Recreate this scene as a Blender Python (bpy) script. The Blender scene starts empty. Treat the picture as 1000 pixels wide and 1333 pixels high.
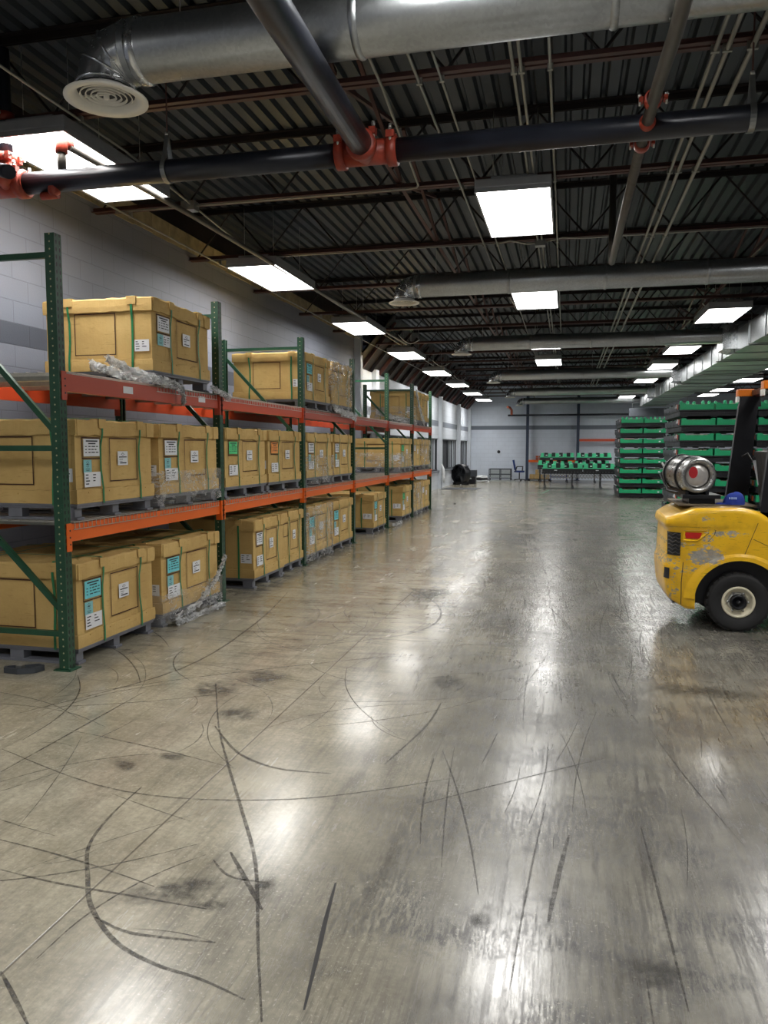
import bpy, bmesh, math, random
from mathutils import Vector, Matrix
random.seed(7)
C = bpy.context.scene.collection
PI = math.pi

# ------------------------------------------------------------------ camera
cam_d = bpy.data.cameras.new('camera'); cam = bpy.data.objects.new('camera', cam_d); C.objects.link(cam)
cam_d.sensor_fit = 'VERTICAL'; cam_d.sensor_height = 36; cam_d.lens = 27.0
cam_d.clip_start = .05; cam_d.clip_end = 200
cam.location = (0, 0, 1.6)
cam.rotation_euler = (math.radians(90 - 4.745), 0, math.radians(13.343))
bpy.context.scene.camera = cam
# ------------------------------------------------------------------ world, exposure
wd = bpy.data.worlds.new('world'); bpy.context.scene.world = wd; wd.use_nodes = True
wd.node_tree.nodes['Background'].inputs[0].default_value = (.02, .022, .028, 1)
wd.node_tree.nodes['Background'].inputs[1].default_value = .3
vs = bpy.context.scene.view_settings
vs.view_transform = 'Standard'; vs.look = 'None'; vs.gamma = 1; vs.use_curve_mapping = False
vs.exposure = 0.35
LAMP = 10.5; LAMP_W = 24; SPREAD = math.radians(125)

# ------------------------------------------------------------------ materials
def lin(c):
    return tuple((x / 12.92 if x <= .04045 else ((x + .055) / 1.055) ** 2.4) for x in [v / 255 for v in c]) + (1,)

class NT:
    def __init__(s, name):
        s.m = bpy.data.materials.new(name); s.m.use_nodes = True
        s.t = s.m.node_tree; s.n = s.t.nodes; s.b = s.n['Principled BSDF']; s.out = s.n['Material Output']
    def set(s, sock, v):
        if hasattr(v, 'is_linked') or hasattr(v, 'links'): s.t.links.new(v, sock)
        else: sock.default_value = v
    def node(s, typ, **k):
        n = s.n.new(typ)
        for a, v in k.items(): setattr(n, a, v)
        return n
    def obj(s):
        return s.node('ShaderNodeTexCoord').outputs['Object']
    def geo(s):
        return s.node('ShaderNodeNewGeometry').outputs['Position']
    def map(s, v, scale=(1, 1, 1), loc=(0, 0, 0), rot=(0, 0, 0)):
        n = s.node('ShaderNodeMapping'); s.set(n.inputs[0], v); n.inputs['Scale'].default_value = scale
        n.inputs['Location'].default_value = loc; n.inputs['Rotation'].default_value = rot; return n.outputs[0]
    def noise(s, v, scale, detail=3, rough=.55, dist=0):
        n = s.node('ShaderNodeTexNoise'); s.set(n.inputs['Vector'], v); n.inputs['Scale'].default_value = scale
        n.inputs['Detail'].default_value = detail; n.inputs['Roughness'].default_value = rough
        n.inputs['Distortion'].default_value = dist; return n.outputs[0]
    def vor(s, v, scale, feat='F1', out=0):
        n = s.node('ShaderNodeTexVoronoi', feature=feat); s.set(n.inputs['Vector'], v); n.inputs['Scale'].default_value = scale
        return n.outputs[out]
    def ramp(s, f, stops):
        n = s.node('ShaderNodeValToRGB'); s.set(n.inputs[0], f); e = n.color_ramp.elements
        while len(e) < len(stops): e.new(.5)
        for q, (p, c) in zip(e, stops):
            q.position = p; q.color = c if len(c) == 4 else tuple(c) + (1,)
        return n.outputs[0]
    def mr(s, f, a, b, c=0, d=1):
        n = s.node('ShaderNodeMapRange'); s.set(n.inputs[0], f)
        for i, v in enumerate((a, b, c, d)): n.inputs[i + 1].default_value = v
        return n.outputs[0]
    def math(s, op, a, b=0.0, c=None):
        n = s.node('ShaderNodeMath', operation=op); s.set(n.inputs[0], a); s.set(n.inputs[1], b)
        if c is not None: s.set(n.inputs[2], c)
        return n.outputs[0]
    def mix(s, f, a, b, blend='MIX'):
        n = s.node('ShaderNodeMix', data_type='RGBA', blend_type=blend)
        s.set(n.inputs[0], f); s.set(n.inputs[6], a); s.set(n.inputs[7], b); return n.outputs[2]
    def bump(s, h, st=.2, d=.01):
        n = s.node('ShaderNodeBump'); s.set(n.inputs['Height'], h); n.inputs['Strength'].default_value = st
        n.inputs['Distance'].default_value = d; s.t.links.new(n.outputs[0], s.b.inputs['Normal']); return n
    def xyz(s, v):
        n = s.node('ShaderNodeSeparateXYZ'); s.set(n.inputs[0], v); return n.outputs
    def P(s, **k):
        for a, v in k.items():
            s.set(s.b.inputs[a.replace('_', ' ')], v)
        return s

def simple(name, c, rough=.5, metal=0., var=.12, scale=14, bump=0., spec=.5, coord='obj'):
    s = NT(name); v = s.obj() if coord == 'obj' else s.geo()
    f = s.noise(v, scale, 4)
    base = lin(c)
    lo = tuple(x * (1 - var) for x in base[:3]) + (1,); hi = tuple(min(1, x * (1 + var)) for x in base[:3]) + (1,)
    s.P(Base_Color=s.ramp(f, [(.3, lo), (.7, hi)]), Metallic=metal, Roughness=s.mr(f, .3, .7, rough * .88, min(1, rough * 1.12)))
    s.b.inputs['Specular IOR Level'].default_value = spec
    if bump: s.bump(s.noise(v, scale * 3, 3), bump, .004)
    return s.m

def mk_floor():
    s = NT('polished_concrete'); p = s.geo(); X, Y, Z = s.xyz(p)
    big = s.noise(p, .5, 4, .6); mid = s.noise(p, 2.2, 6, .7); fine = s.noise(p, 38, 4, .75)
    zone = s.mr(s.math('ADD', X, s.mr(big, .2, .8, -.9, .9)), -1.5, -.3)        # beige by the racks, greyer in the travel lane
    beige = s.mix(s.mr(mid, .3, .7), lin((138, 131, 112)), lin((186, 179, 158)))
    grey = s.mix(s.mr(mid, .3, .7), lin((104, 101, 93)), lin((150, 147, 136)))
    col = s.mix(zone, beige, grey)
    # worn streaks running along the aisle
    st = s.noise(s.map(p, (42, 2.2, 1), rot=(0, 0, .05)), 1.0, 4, .8)
    st2 = s.noise(s.map(p, (13, 1.1, 1), loc=(4, 0, 0), rot=(0, 0, -.04)), 1.0, 5, .8)
    patch = s.noise(s.map(p, (1.0, .7, 1), loc=(3, 1.4, 0)), 1.0, 4, .6)
    sm = s.math('MULTIPLY', s.mr(st, .47, .58), s.mr(patch, .36, .58, .3, 1))
    sm = s.math('MULTIPLY', sm, s.mr(zone, 0, 1, .15, 1))
    col = s.mix(s.math('MULTIPLY', sm, .72), col, lin((58, 55, 52)))
    sm2 = s.math('MULTIPLY', s.mr(st2, .5, .64), s.mr(zone, 0, 1, .25, .7))
    col = s.mix(sm2, col, lin((74, 71, 67)))
    # flaked dark coating near the camera on the right
    fl = s.noise(s.map(p, (70, 13, 1), rot=(0, 0, .04)), 1.0, 5, .85)
    pf = s.noise(s.map(p, (1.2, 2.3, 1), loc=(7.3, 2.2, 0)), 1.0, 5, .65)
    fm = s.math('MULTIPLY', s.mr(fl, .48, .53), s.mr(pf, .47, .54))
    fm = s.math('MULTIPLY', fm, s.mr(X, -1.1, -.5))
    col = s.mix(s.math('MULTIPLY', fm, .85), col, lin((44, 43, 44)))
    # cross-wise wear farther up the aisle
    cw = s.noise(s.map(p, (1.6, 9, 1), loc=(1, 5, 0)), 1.0, 5, .75)
    cm_ = s.math('MULTIPLY', s.mr(cw, .5, .6), s.mr(Y, 3.0, 7.0))
    col = s.mix(s.math('MULTIPLY', cm_, .5), col, lin((70, 68, 66)))
    # pale aggregate specks, grime
    sp = s.noise(p, 85, 2, .5)
    col = s.mix(s.math('MULTIPLY', s.mr(sp, .62, .70), s.mr(s.noise(p, 1.5, 3), .4, .6, .1, .6)), col, lin((206, 202, 188)))
    col = s.mix(s.mr(fine, .35, .65, 0, .34), col, lin((84, 81, 74)))
    # saw-cut joints
    def joint(co, pos, pitch, w):
        f = s.math('PINGPONG', s.math('ADD', s.math('SUBTRACT', co, pos), 40 * pitch), pitch / 2)
        return s.mr(f, w * .5, w, 1, 0)
    j = s.math('MAXIMUM', joint(X, -1.65, 6.0, .006), joint(Y, 6.18, 6.0, .007))
    col = s.mix(s.math('MULTIPLY', j, .62), col, lin((52, 49, 45)))
    rg = s.mr(s.noise(s.map(p, (2.2, .8, 1)), 1.3, 4, .6), .3, .7, .15, .29)
    rg = s.math('ADD', rg, s.math('MULTIPLY', fm, .15)); rg = s.math('ADD', rg, s.math('MULTIPLY', sm, .12))
    s.P(Base_Color=col, Roughness=rg); s.b.inputs['Specular IOR Level'].default_value = .8; s.b.inputs['Coat Weight'].default_value = .25; s.b.inputs['Coat Roughness'].default_value = .14
    h = s.math('ADD', s.noise(s.map(p, (1, .5, 1)), 9, 4, .6), s.math('MULTIPLY', fine, .3))
    h = s.math('ADD', h, s.math('MULTIPLY', j, -1.0))
    s.bump(h, .10, .01)
    return s.m

def mk_block(name, base, dark, stripe=(2.54, 2.74), axis='y', mortar=.35):
    s = NT(name); p = s.geo(); X, Y, Z = s.xyz(p)
    A = Y if axis == 'y' else X
    cm = s.node('ShaderNodeCombineXYZ'); s.set(cm.inputs[0], A); s.set(cm.inputs[1], Z)
    br = s.node('ShaderNodeTexBrick'); s.set(br.inputs['Vector'], cm.outputs[0])
    br.inputs['Scale'].default_value = 1; br.inputs['Brick Width'].default_value = .41; br.inputs['Row Height'].default_value = .2
    br.inputs['Mortar Size'].default_value = .006; br.inputs['Mortar Smooth'].default_value = .3
    br.inputs['Color1'].default_value = (1, 1, 1, 1); br.inputs['Color2'].default_value = (.96, .96, .96, 1); br.inputs['Mortar'].default_value = (mortar,) * 3 + (1,)
    if axis == 'y':
        m2 = s.map(cm.outputs[0], loc=(0, -.14, 0)); s.set(br.inputs['Vector'], m2)
    else:
        m2 = s.map(cm.outputs[0], loc=(0, -.14, 0)); s.set(br.inputs['Vector'], m2)
    inb = s.math('MULTIPLY', s.math('GREATER_THAN', Z, stripe[0]), s.math('LESS_THAN', Z, stripe[1]))
    n = s.noise(p, 1.3, 4)
    c = s.mix(n, lin(tuple(v * .94 for v in base)), lin(tuple(min(255, v * 1.05) for v in base)))
    c = s.mix(inb, c, lin(dark))
    c = s.mix(1.0, c, br.outputs[0], 'MULTIPLY')
    s.P(Base_Color=c, Roughness=.55)
    h = s.math('ADD', s.math('MULTIPLY', s.noise(p, 90, 3), .35), s.math('MULTIPLY', br.outputs[1], -1))
    s.bump(h, .5, .006)
    return s.m

def mk_perf():
    """green powder-coated post with a teardrop and round hole pattern"""
    s = NT('green_post_steel'); o = s.obj(); X, Y, Z = s.xyz(o)
    nrm = s.node('ShaderNodeNewGeometry').outputs['Normal']; NX, NY, NZ = s.xyz(nrm)
    base = s.ramp(s.noise(o, 9, 4), [(.3, lin((28, 62, 44))), (.7, lin((40, 80, 58)))])
    fz = s.math('SUBTRACT', s.math('FRACT', s.math('DIVIDE', Z, .0508)), .5)
    dz = s.math('MULTIPLY', fz, .0508)
    def hole(co, c, rx, rz):
        a = s.math('DIVIDE', s.math('SUBTRACT', co, c), rx); b = s.math('DIVIDE', dz, rz)
        r = s.math('ADD', s.math('MULTIPLY', a, a), s.math('MULTIPLY', b, b)); return s.math('LESS_THAN', r, 1.0)
    slots = s.math('MAXIMUM', hole(Y, -.019, .0075, .0155), hole(Y, .019, .0075, .0155))
    slots = s.math('MULTIPLY', slots, s.math('GREATER_THAN', s.math('ABSOLUTE', NX), .7))
    rnd = s.math('MULTIPLY', hole(X, 0, .006, .006), s.math('GREATER_THAN', s.math('ABSOLUTE', NY), .7))
    wear = s.mr(s.noise(o, 22, 5, .75), .66, .7)
    c = s.mix(s.math('MULTIPLY', wear, .8), base, lin((150, 156, 150)))
    c = s.mix(slots, c, lin((8, 10, 9)))
    c = s.mix(rnd, c, lin((175, 165, 130)))
    s.P(Base_Color=c, Roughness=.38)
    s.bump(s.math('MAXIMUM', slots, rnd), .4, -.004)
    return s.m

def mk_card():
    s = NT('cardboard'); o = s.obj(); p = s.geo()
    n = s.noise(p, 2.2, 5, .6)
    c = s.ramp(n, [(.25, lin((182, 150, 92))), (.55, lin((202, 170, 108))), (.8, lin((214, 184, 122)))])
    X, Y, Z = s.xyz(o)
    cr = s.noise(s.map(o, (1, 1, 7)), 6, 4, .7)
    c = s.mix(s.mr(cr, .58, .66, 0, .28), c, lin((142, 108, 58)))
    s.P(Base_Color=c, Roughness=.72); s.b.inputs['Specular IOR Level'].default_value = .3
    w = s.noise(s.map(o, (90, 90, 1)), 1, 1)
    s.bump(s.math('ADD', s.noise(o, 7, 4, .6), s.math('MULTIPLY', w, .15)), .55, .014)
    return s.m

def mk_wrap(name='clear_stretch_film', lo=.08, hi=.34, glint_f=.95):
    s = NT(name); o = s.geo()
    tr = s.node('ShaderNodeBsdfTransparent'); tr.inputs[0].default_value = (.985, .99, .99, 1)
    s.P(Base_Color=(.93, .94, .95, 1), Roughness=.16); s.b.inputs['Specular IOR Level'].default_value = 1.0
    s.b.inputs['Coat Weight'].default_value = .6; s.b.inputs['Coat Roughness'].default_value = .06
    tl = s.node('ShaderNodeBsdfTranslucent'); tl.inputs[0].default_value = (.9, .92, .93, 1)
    m1 = s.node('ShaderNodeMixShader'); m1.inputs[0].default_value = .35; s.t.links.new(s.b.outputs[0], m1.inputs[1]); s.t.links.new(tl.outputs[0], m1.inputs[2])
    cr = s.noise(s.map(o, (1, 1, 2.0)), 6, 5, .66, 1.2)
    rid = s.math('ABSOLUTE', s.math('SUBTRACT', cr, .5))
    s.bump(s.math('ADD', s.mr(rid, 0, .08, 1, 0), s.noise(o, 16, 3)), .55, .02)
    f = s.math('ADD', s.math('MULTIPLY', s.mr(rid, 0, .034, glint_f, 0), s.mr(s.noise(o, 3.2, 2), .42, .6)), s.mr(s.noise(o, 5, 3), .4, .7, lo, hi))  # opaque white along the ridges paints in the film's glints
    mx = s.node('ShaderNodeMixShader'); s.set(mx.inputs[0], s.math('MINIMUM', f, 1.0))
    s.t.links.new(tr.outputs[0], mx.inputs[1]); s.t.links.new(m1.outputs[0], mx.inputs[2]); s.t.links.new(mx.outputs[0], s.out.inputs[0])
    return s.m

def mk_galv(name, tint=(178, 182, 184), rough=.3):
    s = NT(name); p = s.geo()
    v = s.vor(p, 60, out=1); bw = s.node('ShaderNodeRGBToBW'); s.set(bw.inputs[0], v)
    n = s.noise(p, 3, 4)
    c = s.mix(s.mr(bw.outputs[0], 0, 1, 0, .5), lin(tint), lin(tuple(x * .82 for x in tint)))
    c = s.mix(s.mr(n, .35, .7, 0, .35), c, lin(tuple(x * .72 for x in tint)))
    s.P(Base_Color=c, Metallic=.92, Roughness=s.mr(bw.outputs[0], 0, 1, rough, rough + .14))
    s.bump(s.noise(p, 4, 3), .12, .02)
    return s.m

def mk_yellow():
    s = NT('scuffed_yellow_paint'); p = s.obj(); X, Y, Z = s.xyz(p)
    n = s.noise(p, 5, 4)
    c = s.mix(n, lin((230, 176, 22)), lin((244, 196, 36)))
    def blob(cx, cz, rx, rz, k):
        a = s.math('DIVIDE', s.math('SUBTRACT', X, cx), rx); b = s.math('DIVIDE', s.math('SUBTRACT', Z, cz), rz)
        r = s.math('ADD', s.math('MULTIPLY', a, a), s.math('MULTIPLY', b, b))
        return s.mr(r, .4, 1.3, k, 0)
    ch = s.noise(s.map(p, (1.6, 1, 3.4)), 13, 6, .78)
    m = blob(.36, .66, .17, .09, .26)
    for a in [(.37, .76, .06, .14, .17), (.52, .86, .17, .035, .18), (.13, .76, .16, .03, .15), (.09, .62, .09, .07, .15), (.2, .54, .12, .04, .15), (.1, .38, .05, .16, .13), (.35, .99, .1, .03, .14), (.02, .62, .05, .1, .15)]:
        m = s.math('MAXIMUM', m, blob(*a))
    wear = s.mr(s.math('ADD', ch, m), .66, .69)
    dk = s.mr(s.noise(s.map(p, (3, 1, 30)), 4, 4, .7), .62, .66, 0, .55)
    c = s.mix(dk, c, lin((120, 88, 24)))
    c = s.mix(wear, c, s.mix(s.noise(p, 30, 4), lin((104, 100, 94)), lin((190, 186, 176))))
    dirt = s.mr(s.noise(p, 9, 4), .5, .75, 0, .35)
    NZ = s.xyz(s.node('ShaderNodeNewGeometry').outputs['Normal'])[2]
    grime = s.math('MULTIPLY', s.mr(NZ, .8, .97), s.mr(s.noise(p, 6, 3), .2, .6, .6, 1))
    c = s.mix(grime, c, lin((112, 96, 70)))
    c = s.mix(dirt, c, lin((176, 130, 30)))
    s.P(Base_Color=c, Roughness=s.mr(wear, 0, 1, .3, .6)); s.b.inputs['Coat Weight'].default_value = .15
    s.bump(wear, .25, -.003)
    return s.m

def mk_beam(name, a, b, worn):
    s = NT(name); p = s.geo()
    c = s.mix(s.noise(p, 1.5, 3), lin(a), lin(b))
    w = s.mr(s.noise(s.map(p, (1, .25, 3)), 14, 5, .75), .68, .72, 0, worn)
    c = s.mix(w, c, lin((205, 160, 140)))
    s.P(Base_Color=c, Roughness=.42); return s.m

def mk_emit(name, c, st):
    s = NT(name); s.P(Base_Color=(.8, .8, .8, 1)); s.b.inputs['Emission Color'].default_value = c; s.b.inputs['Emission Strength'].default_value = st
    return s.m

def mk_mark():
    s = NT('rubber_mark'); p = s.geo()
    tr = s.node('ShaderNodeBsdfTransparent'); s.P(Base_Color=lin((58, 55, 52)), Roughness=.4)
    f = s.mr(s.noise(p, 24, 5, .75), .34, .64, .08, .85)
    mx = s.node('ShaderNodeMixShader'); s.set(mx.inputs[0], f)
    s.t.links.new(tr.outputs[0], mx.inputs[1]); s.t.links.new(s.b.outputs[0], mx.inputs[2]); s.t.links.new(mx.outputs[0], s.out.inputs[0])
    return s.m

def mk_smudge():
    s = NT('soft_stain'); o = s.obj()
    tr = s.node('ShaderNodeBsdfTransparent'); s.P(Base_Color=lin((62, 60, 56)), Roughness=.35)
    ln = s.node('ShaderNodeVectorMath', operation='LENGTH'); s.set(ln.inputs[0], o)
    f = s.math('MULTIPLY', s.mr(ln.outputs['Value'], .35, 1.0, .75, 0), s.mr(s.noise(s.geo(), 11, 5, .7), .35, .62))
    mx = s.node('ShaderNodeMixShader'); s.set(mx.inputs[0], f)
    s.t.links.new(tr.outputs[0], mx.inputs[1]); s.t.links.new(s.b.outputs[0], mx.inputs[2]); s.t.links.new(mx.outputs[0], s.out.inputs[0])
    return s.m

M = dict(
    floor=mk_floor(), mark=mk_mark(), smudge=mk_smudge(),
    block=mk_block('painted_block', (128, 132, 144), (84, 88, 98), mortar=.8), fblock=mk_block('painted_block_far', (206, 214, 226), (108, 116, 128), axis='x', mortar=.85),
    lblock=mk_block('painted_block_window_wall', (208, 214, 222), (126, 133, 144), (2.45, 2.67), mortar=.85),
    raw=simple('bare_block', (150, 138, 110), .9, 0, .25, 8, .5, coord='geo'),
    pil=simple('pilaster_paint', (204, 210, 218), .5, 0, .05, 4, coord='geo'),
    deck=simple('steel_deck', (62, 68, 74), .5, .45, .15, 2.5, coord='geo'),
    joist=simple('joist_primer', (74, 46, 42), .55, .1, .25, 6, coord='geo'),
    web=simple('joist_web_dark', (34, 28, 28), .5, .3, .2, 6, coord='geo'),
    pipe=simple('black_steel_pipe', (34, 37, 46), .34, .2, .3, 5, coord='geo'),
    fit=simple('orange_red_fitting', (148, 54, 36), .45, 0, .25, 18, .2), oldpipe=simple('dusty_branch_pipe', (92, 88, 82), .5, .5, .2, 12, coord='geo'),
    bolt=simple('zinc_bolt', (200, 200, 196), .3, .8), strapm=simple('galvanised_strap', (150, 152, 150), .4, .8),
    galv=mk_galv('galvanised_duct'), shiny=mk_galv('bright_galvanised', (205, 208, 210), .16), cond=simple('conduit_steel', (148, 148, 140), .4, .5, .1, 4, coord='geo'),
    white=simple('white_enamel', (226, 224, 216), .4, 0, .04), house=simple('fixture_housing', (150, 152, 156), .4, .3, .05),
    lamp=mk_emit('lamp_diffuser', (1, .985, .96, 1), LAMP),
    perf=mk_perf(), green=simple('green_brace', (38, 78, 56), .35, .1, .18, 8), 
    orange=mk_beam('orange_beam', (224, 96, 22), (232, 110, 34), .35), red=mk_beam('faded_red_beam', (168, 66, 48), (190, 84, 62), .5), orange2=mk_beam('orange_red_beam', (206, 78, 36), (196, 72, 44), .5),
    wire=simple('zinc_wire', (206, 204, 196), .32, .6), chan=simple('deck_channel', (156, 158, 152), .4, .6),
    card=mk_card(), print=simple('brown_print', (66, 32, 20), .7), strap=simple('green_strap', (44, 122, 78), .35, 0, .15, 20),
    pallet=simple('grey_plastic', (112, 114, 122), .5, 0, .1, 8), dpallet=simple('pallet_inner_dark', (60, 62, 68), .6),
    lwhite=simple('label_white', (226, 228, 232), .5, 0, .02), lcyan=simple('label_cyan', (112, 206, 214), .5, 0, .03), lgreen=simple('label_green', (84, 206, 130), .5, 0, .03),
    lorange=simple('label_orange', (236, 150, 70), .5, 0, .03), lteal=simple('label_teal', (136, 196, 200), .5, 0, .03), ink=simple('ink', (40, 42, 50), .6),
    wrap=mk_wrap(), film=mk_wrap('crumpled_film', .3, .75, .9),
    yellow=mk_yellow(), blk=simple('black_paint', (20, 21, 26), .35, .1, .2, 10), rubber=simple('tyre_rubber', (30, 30, 31), .75, 0, .3, 12, .4), rim=simple('cream_rim', (216, 208, 182), .45, 0, .1, 12),
    redlens=simple('red_reflector', (196, 28, 22), .3), amber=simple('amber_lens', (226, 120, 20), .25), grillm=simple('black_grille', (44, 42, 38), .5),
    tank=mk_galv('scuffed_aluminium', (190, 190, 188), .24), redspot=simple('red_sprayed_spot', (170, 24, 34), .5), tankend=simple('tank_end_paint', (196, 192, 188), .35, .5, .1),
    cap=simple('blue_cloth', (26, 52, 140), .85, 0, .12, 30, .3), navyw=simple('pale_thread', (150, 170, 215), .8), seat=simple('black_vinyl', (28, 28, 30), .5),
    tgreen=simple('green_plastic', (22, 158, 104), .42, 0, .08, 4), tlite=simple('bright_green_foam', (84, 214, 160), .55, 0, .06, 5), tblk=simple('black_plastic', (26, 28, 33), .45, 0, .15, 6), tslate=simple('slate_plastic', (52, 56, 64), .45, 0, .12, 6),
    cells=simple('ivory_cells', (222, 212, 180), .5), tagor=simple('orange_tag', (196, 92, 52), .5),
    navy=simple('navy_column', (46, 58, 80), .45, 0, .08), copper=simple('copper_red_elbow', (176, 92, 66), .4, .3), glass=simple('dark_glass', (18, 20, 24), .08), blind=simple('dark_blind', (58, 60, 66), .6), bright=simple('pale_blind', (206, 214, 222), .6), sill=simple('grey_sill', (120, 126, 134), .5),
    blue=simple('blue_fabric', (30, 56, 116), .8), bluep=simple('blue_cart_paint', (34, 58, 150), .4), dgrey=simple('dark_grey_metal', (70, 74, 80), .45, .3), lgrey=simple('light_grey_metal', (170, 176, 178), .4, .3),
    wood=simple('pale_wood', (168, 118, 76), .7, 0, .15, 9), carton=simple('small_carton', (190, 158, 104), .7), tape=simple('mint_tape', (120, 214, 180), .5), bag=simple('white_plastic_bag', (214, 216, 218), .4), greenrefl=simple('duct_green_reflection', (120, 150, 132), .35, .6),  # green of the duct underside is the trays' reflection put into its colour
)

# ------------------------------------------------------------------ mesh helpers
class MB:
    def __init__(s): s.bm = bmesh.new()
    def _t(s, verts, mi):
        fs = set()
        for v in verts:
            for f in v.link_faces: fs.add(f)
        for f in fs: f.material_index = mi
    def face(s, pts, mi=0):
        f = s.bm.faces.new([s.bm.verts.new(p) for p in pts]); f.material_index = mi; return f
    def box(s, x0, x1, y0, y1, z0, z1, mi=0, bev=0):
        v = [s.bm.verts.new((x, y, z)) for z in (z0, z1) for y in (y0, y1) for x in (x0, x1)]
        fs = []
        for q in ((0, 2, 3, 1), (4, 5, 7, 6), (0, 1, 5, 4), (2, 6, 7, 3), (0, 4, 6, 2), (1, 3, 7, 5)):
            f = s.bm.faces.new([v[i] for i in q]); f.material_index = mi; fs.append(f)
        if bev:
            es = set(e for f in fs for e in f.edges)
            r = bmesh.ops.bevel(s.bm, geom=list(es), offset=bev, segments=2, affect='EDGES', profile=.7)
            for f in r['faces']: f.material_index = mi
        return s
    def obox(s, c, ax, ay, az, hx, hy, hz, mi=0):
        c = Vector(c); v = []
        for k in (-1, 1):
            for j in (-1, 1):
                for i in (-1, 1): v.append(s.bm.verts.new(c + ax * hx * i + ay * hy * j + az * hz * k))
        for q in ((0, 2, 3, 1), (4, 5, 7, 6), (0, 1, 5, 4), (2, 6, 7, 3), (0, 4, 6, 2), (1, 3, 7, 5)):
            s.bm.faces.new([v[i] for i in q]).material_index = mi
        return s
    def bar(s, p, q, w, h, mi=0, up=(0, 0, 1)):
        p, q = Vector(p), Vector(q); d = (q - p); L = d.length; d.normalize(); up = Vector(up)
        if abs(d.dot(up)) > .98: up = Vector((0, 1, 0))
        sx = d.cross(up).normalized(); sz = sx.cross(d)
        return s.obox((p + q) / 2, d, sx, sz, L / 2, w / 2, h / 2, mi)
    def tube(s, pts, r, n=10, mi=0, cap=True, smooth=True):
        pts = [Vector(p) for p in pts]; rings = []; prev = None
        for i, p in enumerate(pts):
            if i == 0: d = pts[1] - p
            elif i == len(pts) - 1: d = p - pts[-2]
            else: d = (p - pts[i - 1]).normalized() + (pts[i + 1] - p).normalized()
            d.normalize()
            if prev is None:
                u = Vector((0, 0, 1)) if abs(d.z) < .9 else Vector((0, 1, 0))
            else: u = prev
            a = d.cross(u).normalized(); b = a.cross(d).normalized(); prev = b
            rr = r[i] if isinstance(r, (list, tuple)) else r
            rings.append([s.bm.verts.new(p + (a * math.cos(t) + b * math.sin(t)) * rr) for t in [2 * PI * k / n for k in range(n)]])
        for A, B in zip(rings, rings[1:]):
            for k in range(n):
                f = s.bm.faces.new((A[k], A[(k + 1) % n], B[(k + 1) % n], B[k])); f.material_index = mi; f.smooth = smooth
        if cap:
            for R in (rings[0][::-1], rings[-1]):
                s.bm.faces.new(R).material_index = mi
        return s
    def lathe(s, o, axis, prof, n=24, mi=0, cap=False, mis=None):
        """prof: list of (radius, distance along axis)"""
        o = Vector(o); d = Vector(axis).normalized(); u = Vector((0, 0, 1)) if abs(d.z) < .9 else Vector((1, 0, 0))
        a = d.cross(u).normalized(); b = a.cross(d); rings = []
        for r, h in prof:
            rings.append([s.bm.verts.new(o + d * h + (a * math.cos(t) + b * math.sin(t)) * max(r, 1e-4)) for t in [2 * PI * k / n for k in range(n)]])
        for i, (A, B) in enumerate(zip(rings, rings[1:])):
            for k in range(n):
                f = s.bm.faces.new((A[k], A[(k + 1) % n], B[(k + 1) % n], B[k])); f.smooth = True
                f.material_index = mis[i] if mis else mi
        if cap:
            for R in (rings[0][::-1], rings[-1]): s.bm.faces.new(R).material_index = mi
        return s
    def prism(s, poly, axis, a, b, mi=0):
        """poly in the two other axes, extruded from a to b along axis"""
        def P(u, v, w):
            return {'x': (w, u, v), 'y': (u, w, v), 'z': (u, v, w)}[axis]
        A = [s.bm.verts.new(P(u, v, a)) for u, v in poly]; B = [s.bm.verts.new(P(u, v, b)) for u, v in poly]
        n = len(poly)
        for k in range(n):
            s.bm.faces.new((A[k], A[(k + 1) % n], B[(k + 1) % n], B[k])).material_index = mi
        s.bm.faces.new(A[::-1]).material_index = mi; s.bm.faces.new(B).material_index = mi
        return s
    def build(s, name, mats, parent=None, smooth=False):
        bmesh.ops.recalc_face_normals(s.bm, faces=s.bm.faces[:])
        me = bpy.data.meshes.new(name); s.bm.to_mesh(me); s.bm.free()
        for m in (mats if isinstance(mats, (list, tuple)) else [mats]): me.materials.append(m)
        if smooth:
            for p in me.polygons: p.use_smooth = True
        o = bpy.data.objects.new(name, me); C.objects.link(o)
        if parent: o.parent = parent
        return o

def tag(o, label, cat, group=None, kind=None):
    o['label'] = label; o['category'] = cat
    if group: o['group'] = group
    if kind: o['kind'] = kind
    return o
def thing(name, label, cat, loc=(0, 0, 0), rz=0, group=None):
    o = bpy.data.objects.new(name, None); C.objects.link(o); o.location = loc; o.rotation_euler = (0, 0, rz)
    o.empty_display_size = .1
    return tag(o, label, cat, group)
def struct(o): o['kind'] = 'structure'; return o
def children(o): return [c for c in bpy.data.objects if c.parent == o]
def copy_tree(o, parent=None):
    c = o.copy(); C.objects.link(c)
    if parent: c.parent = parent
    for ch in children(o): copy_tree(ch, c)
    return c
ORD = ['nearest', 'second', 'third', 'fourth', 'fifth', 'sixth', 'seventh', 'eighth', 'ninth', 'tenth', 'eleventh', 'twelfth', 'thirteenth', 'fourteenth', 'fifteenth', 'sixteenth', 'seventeenth']

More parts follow.
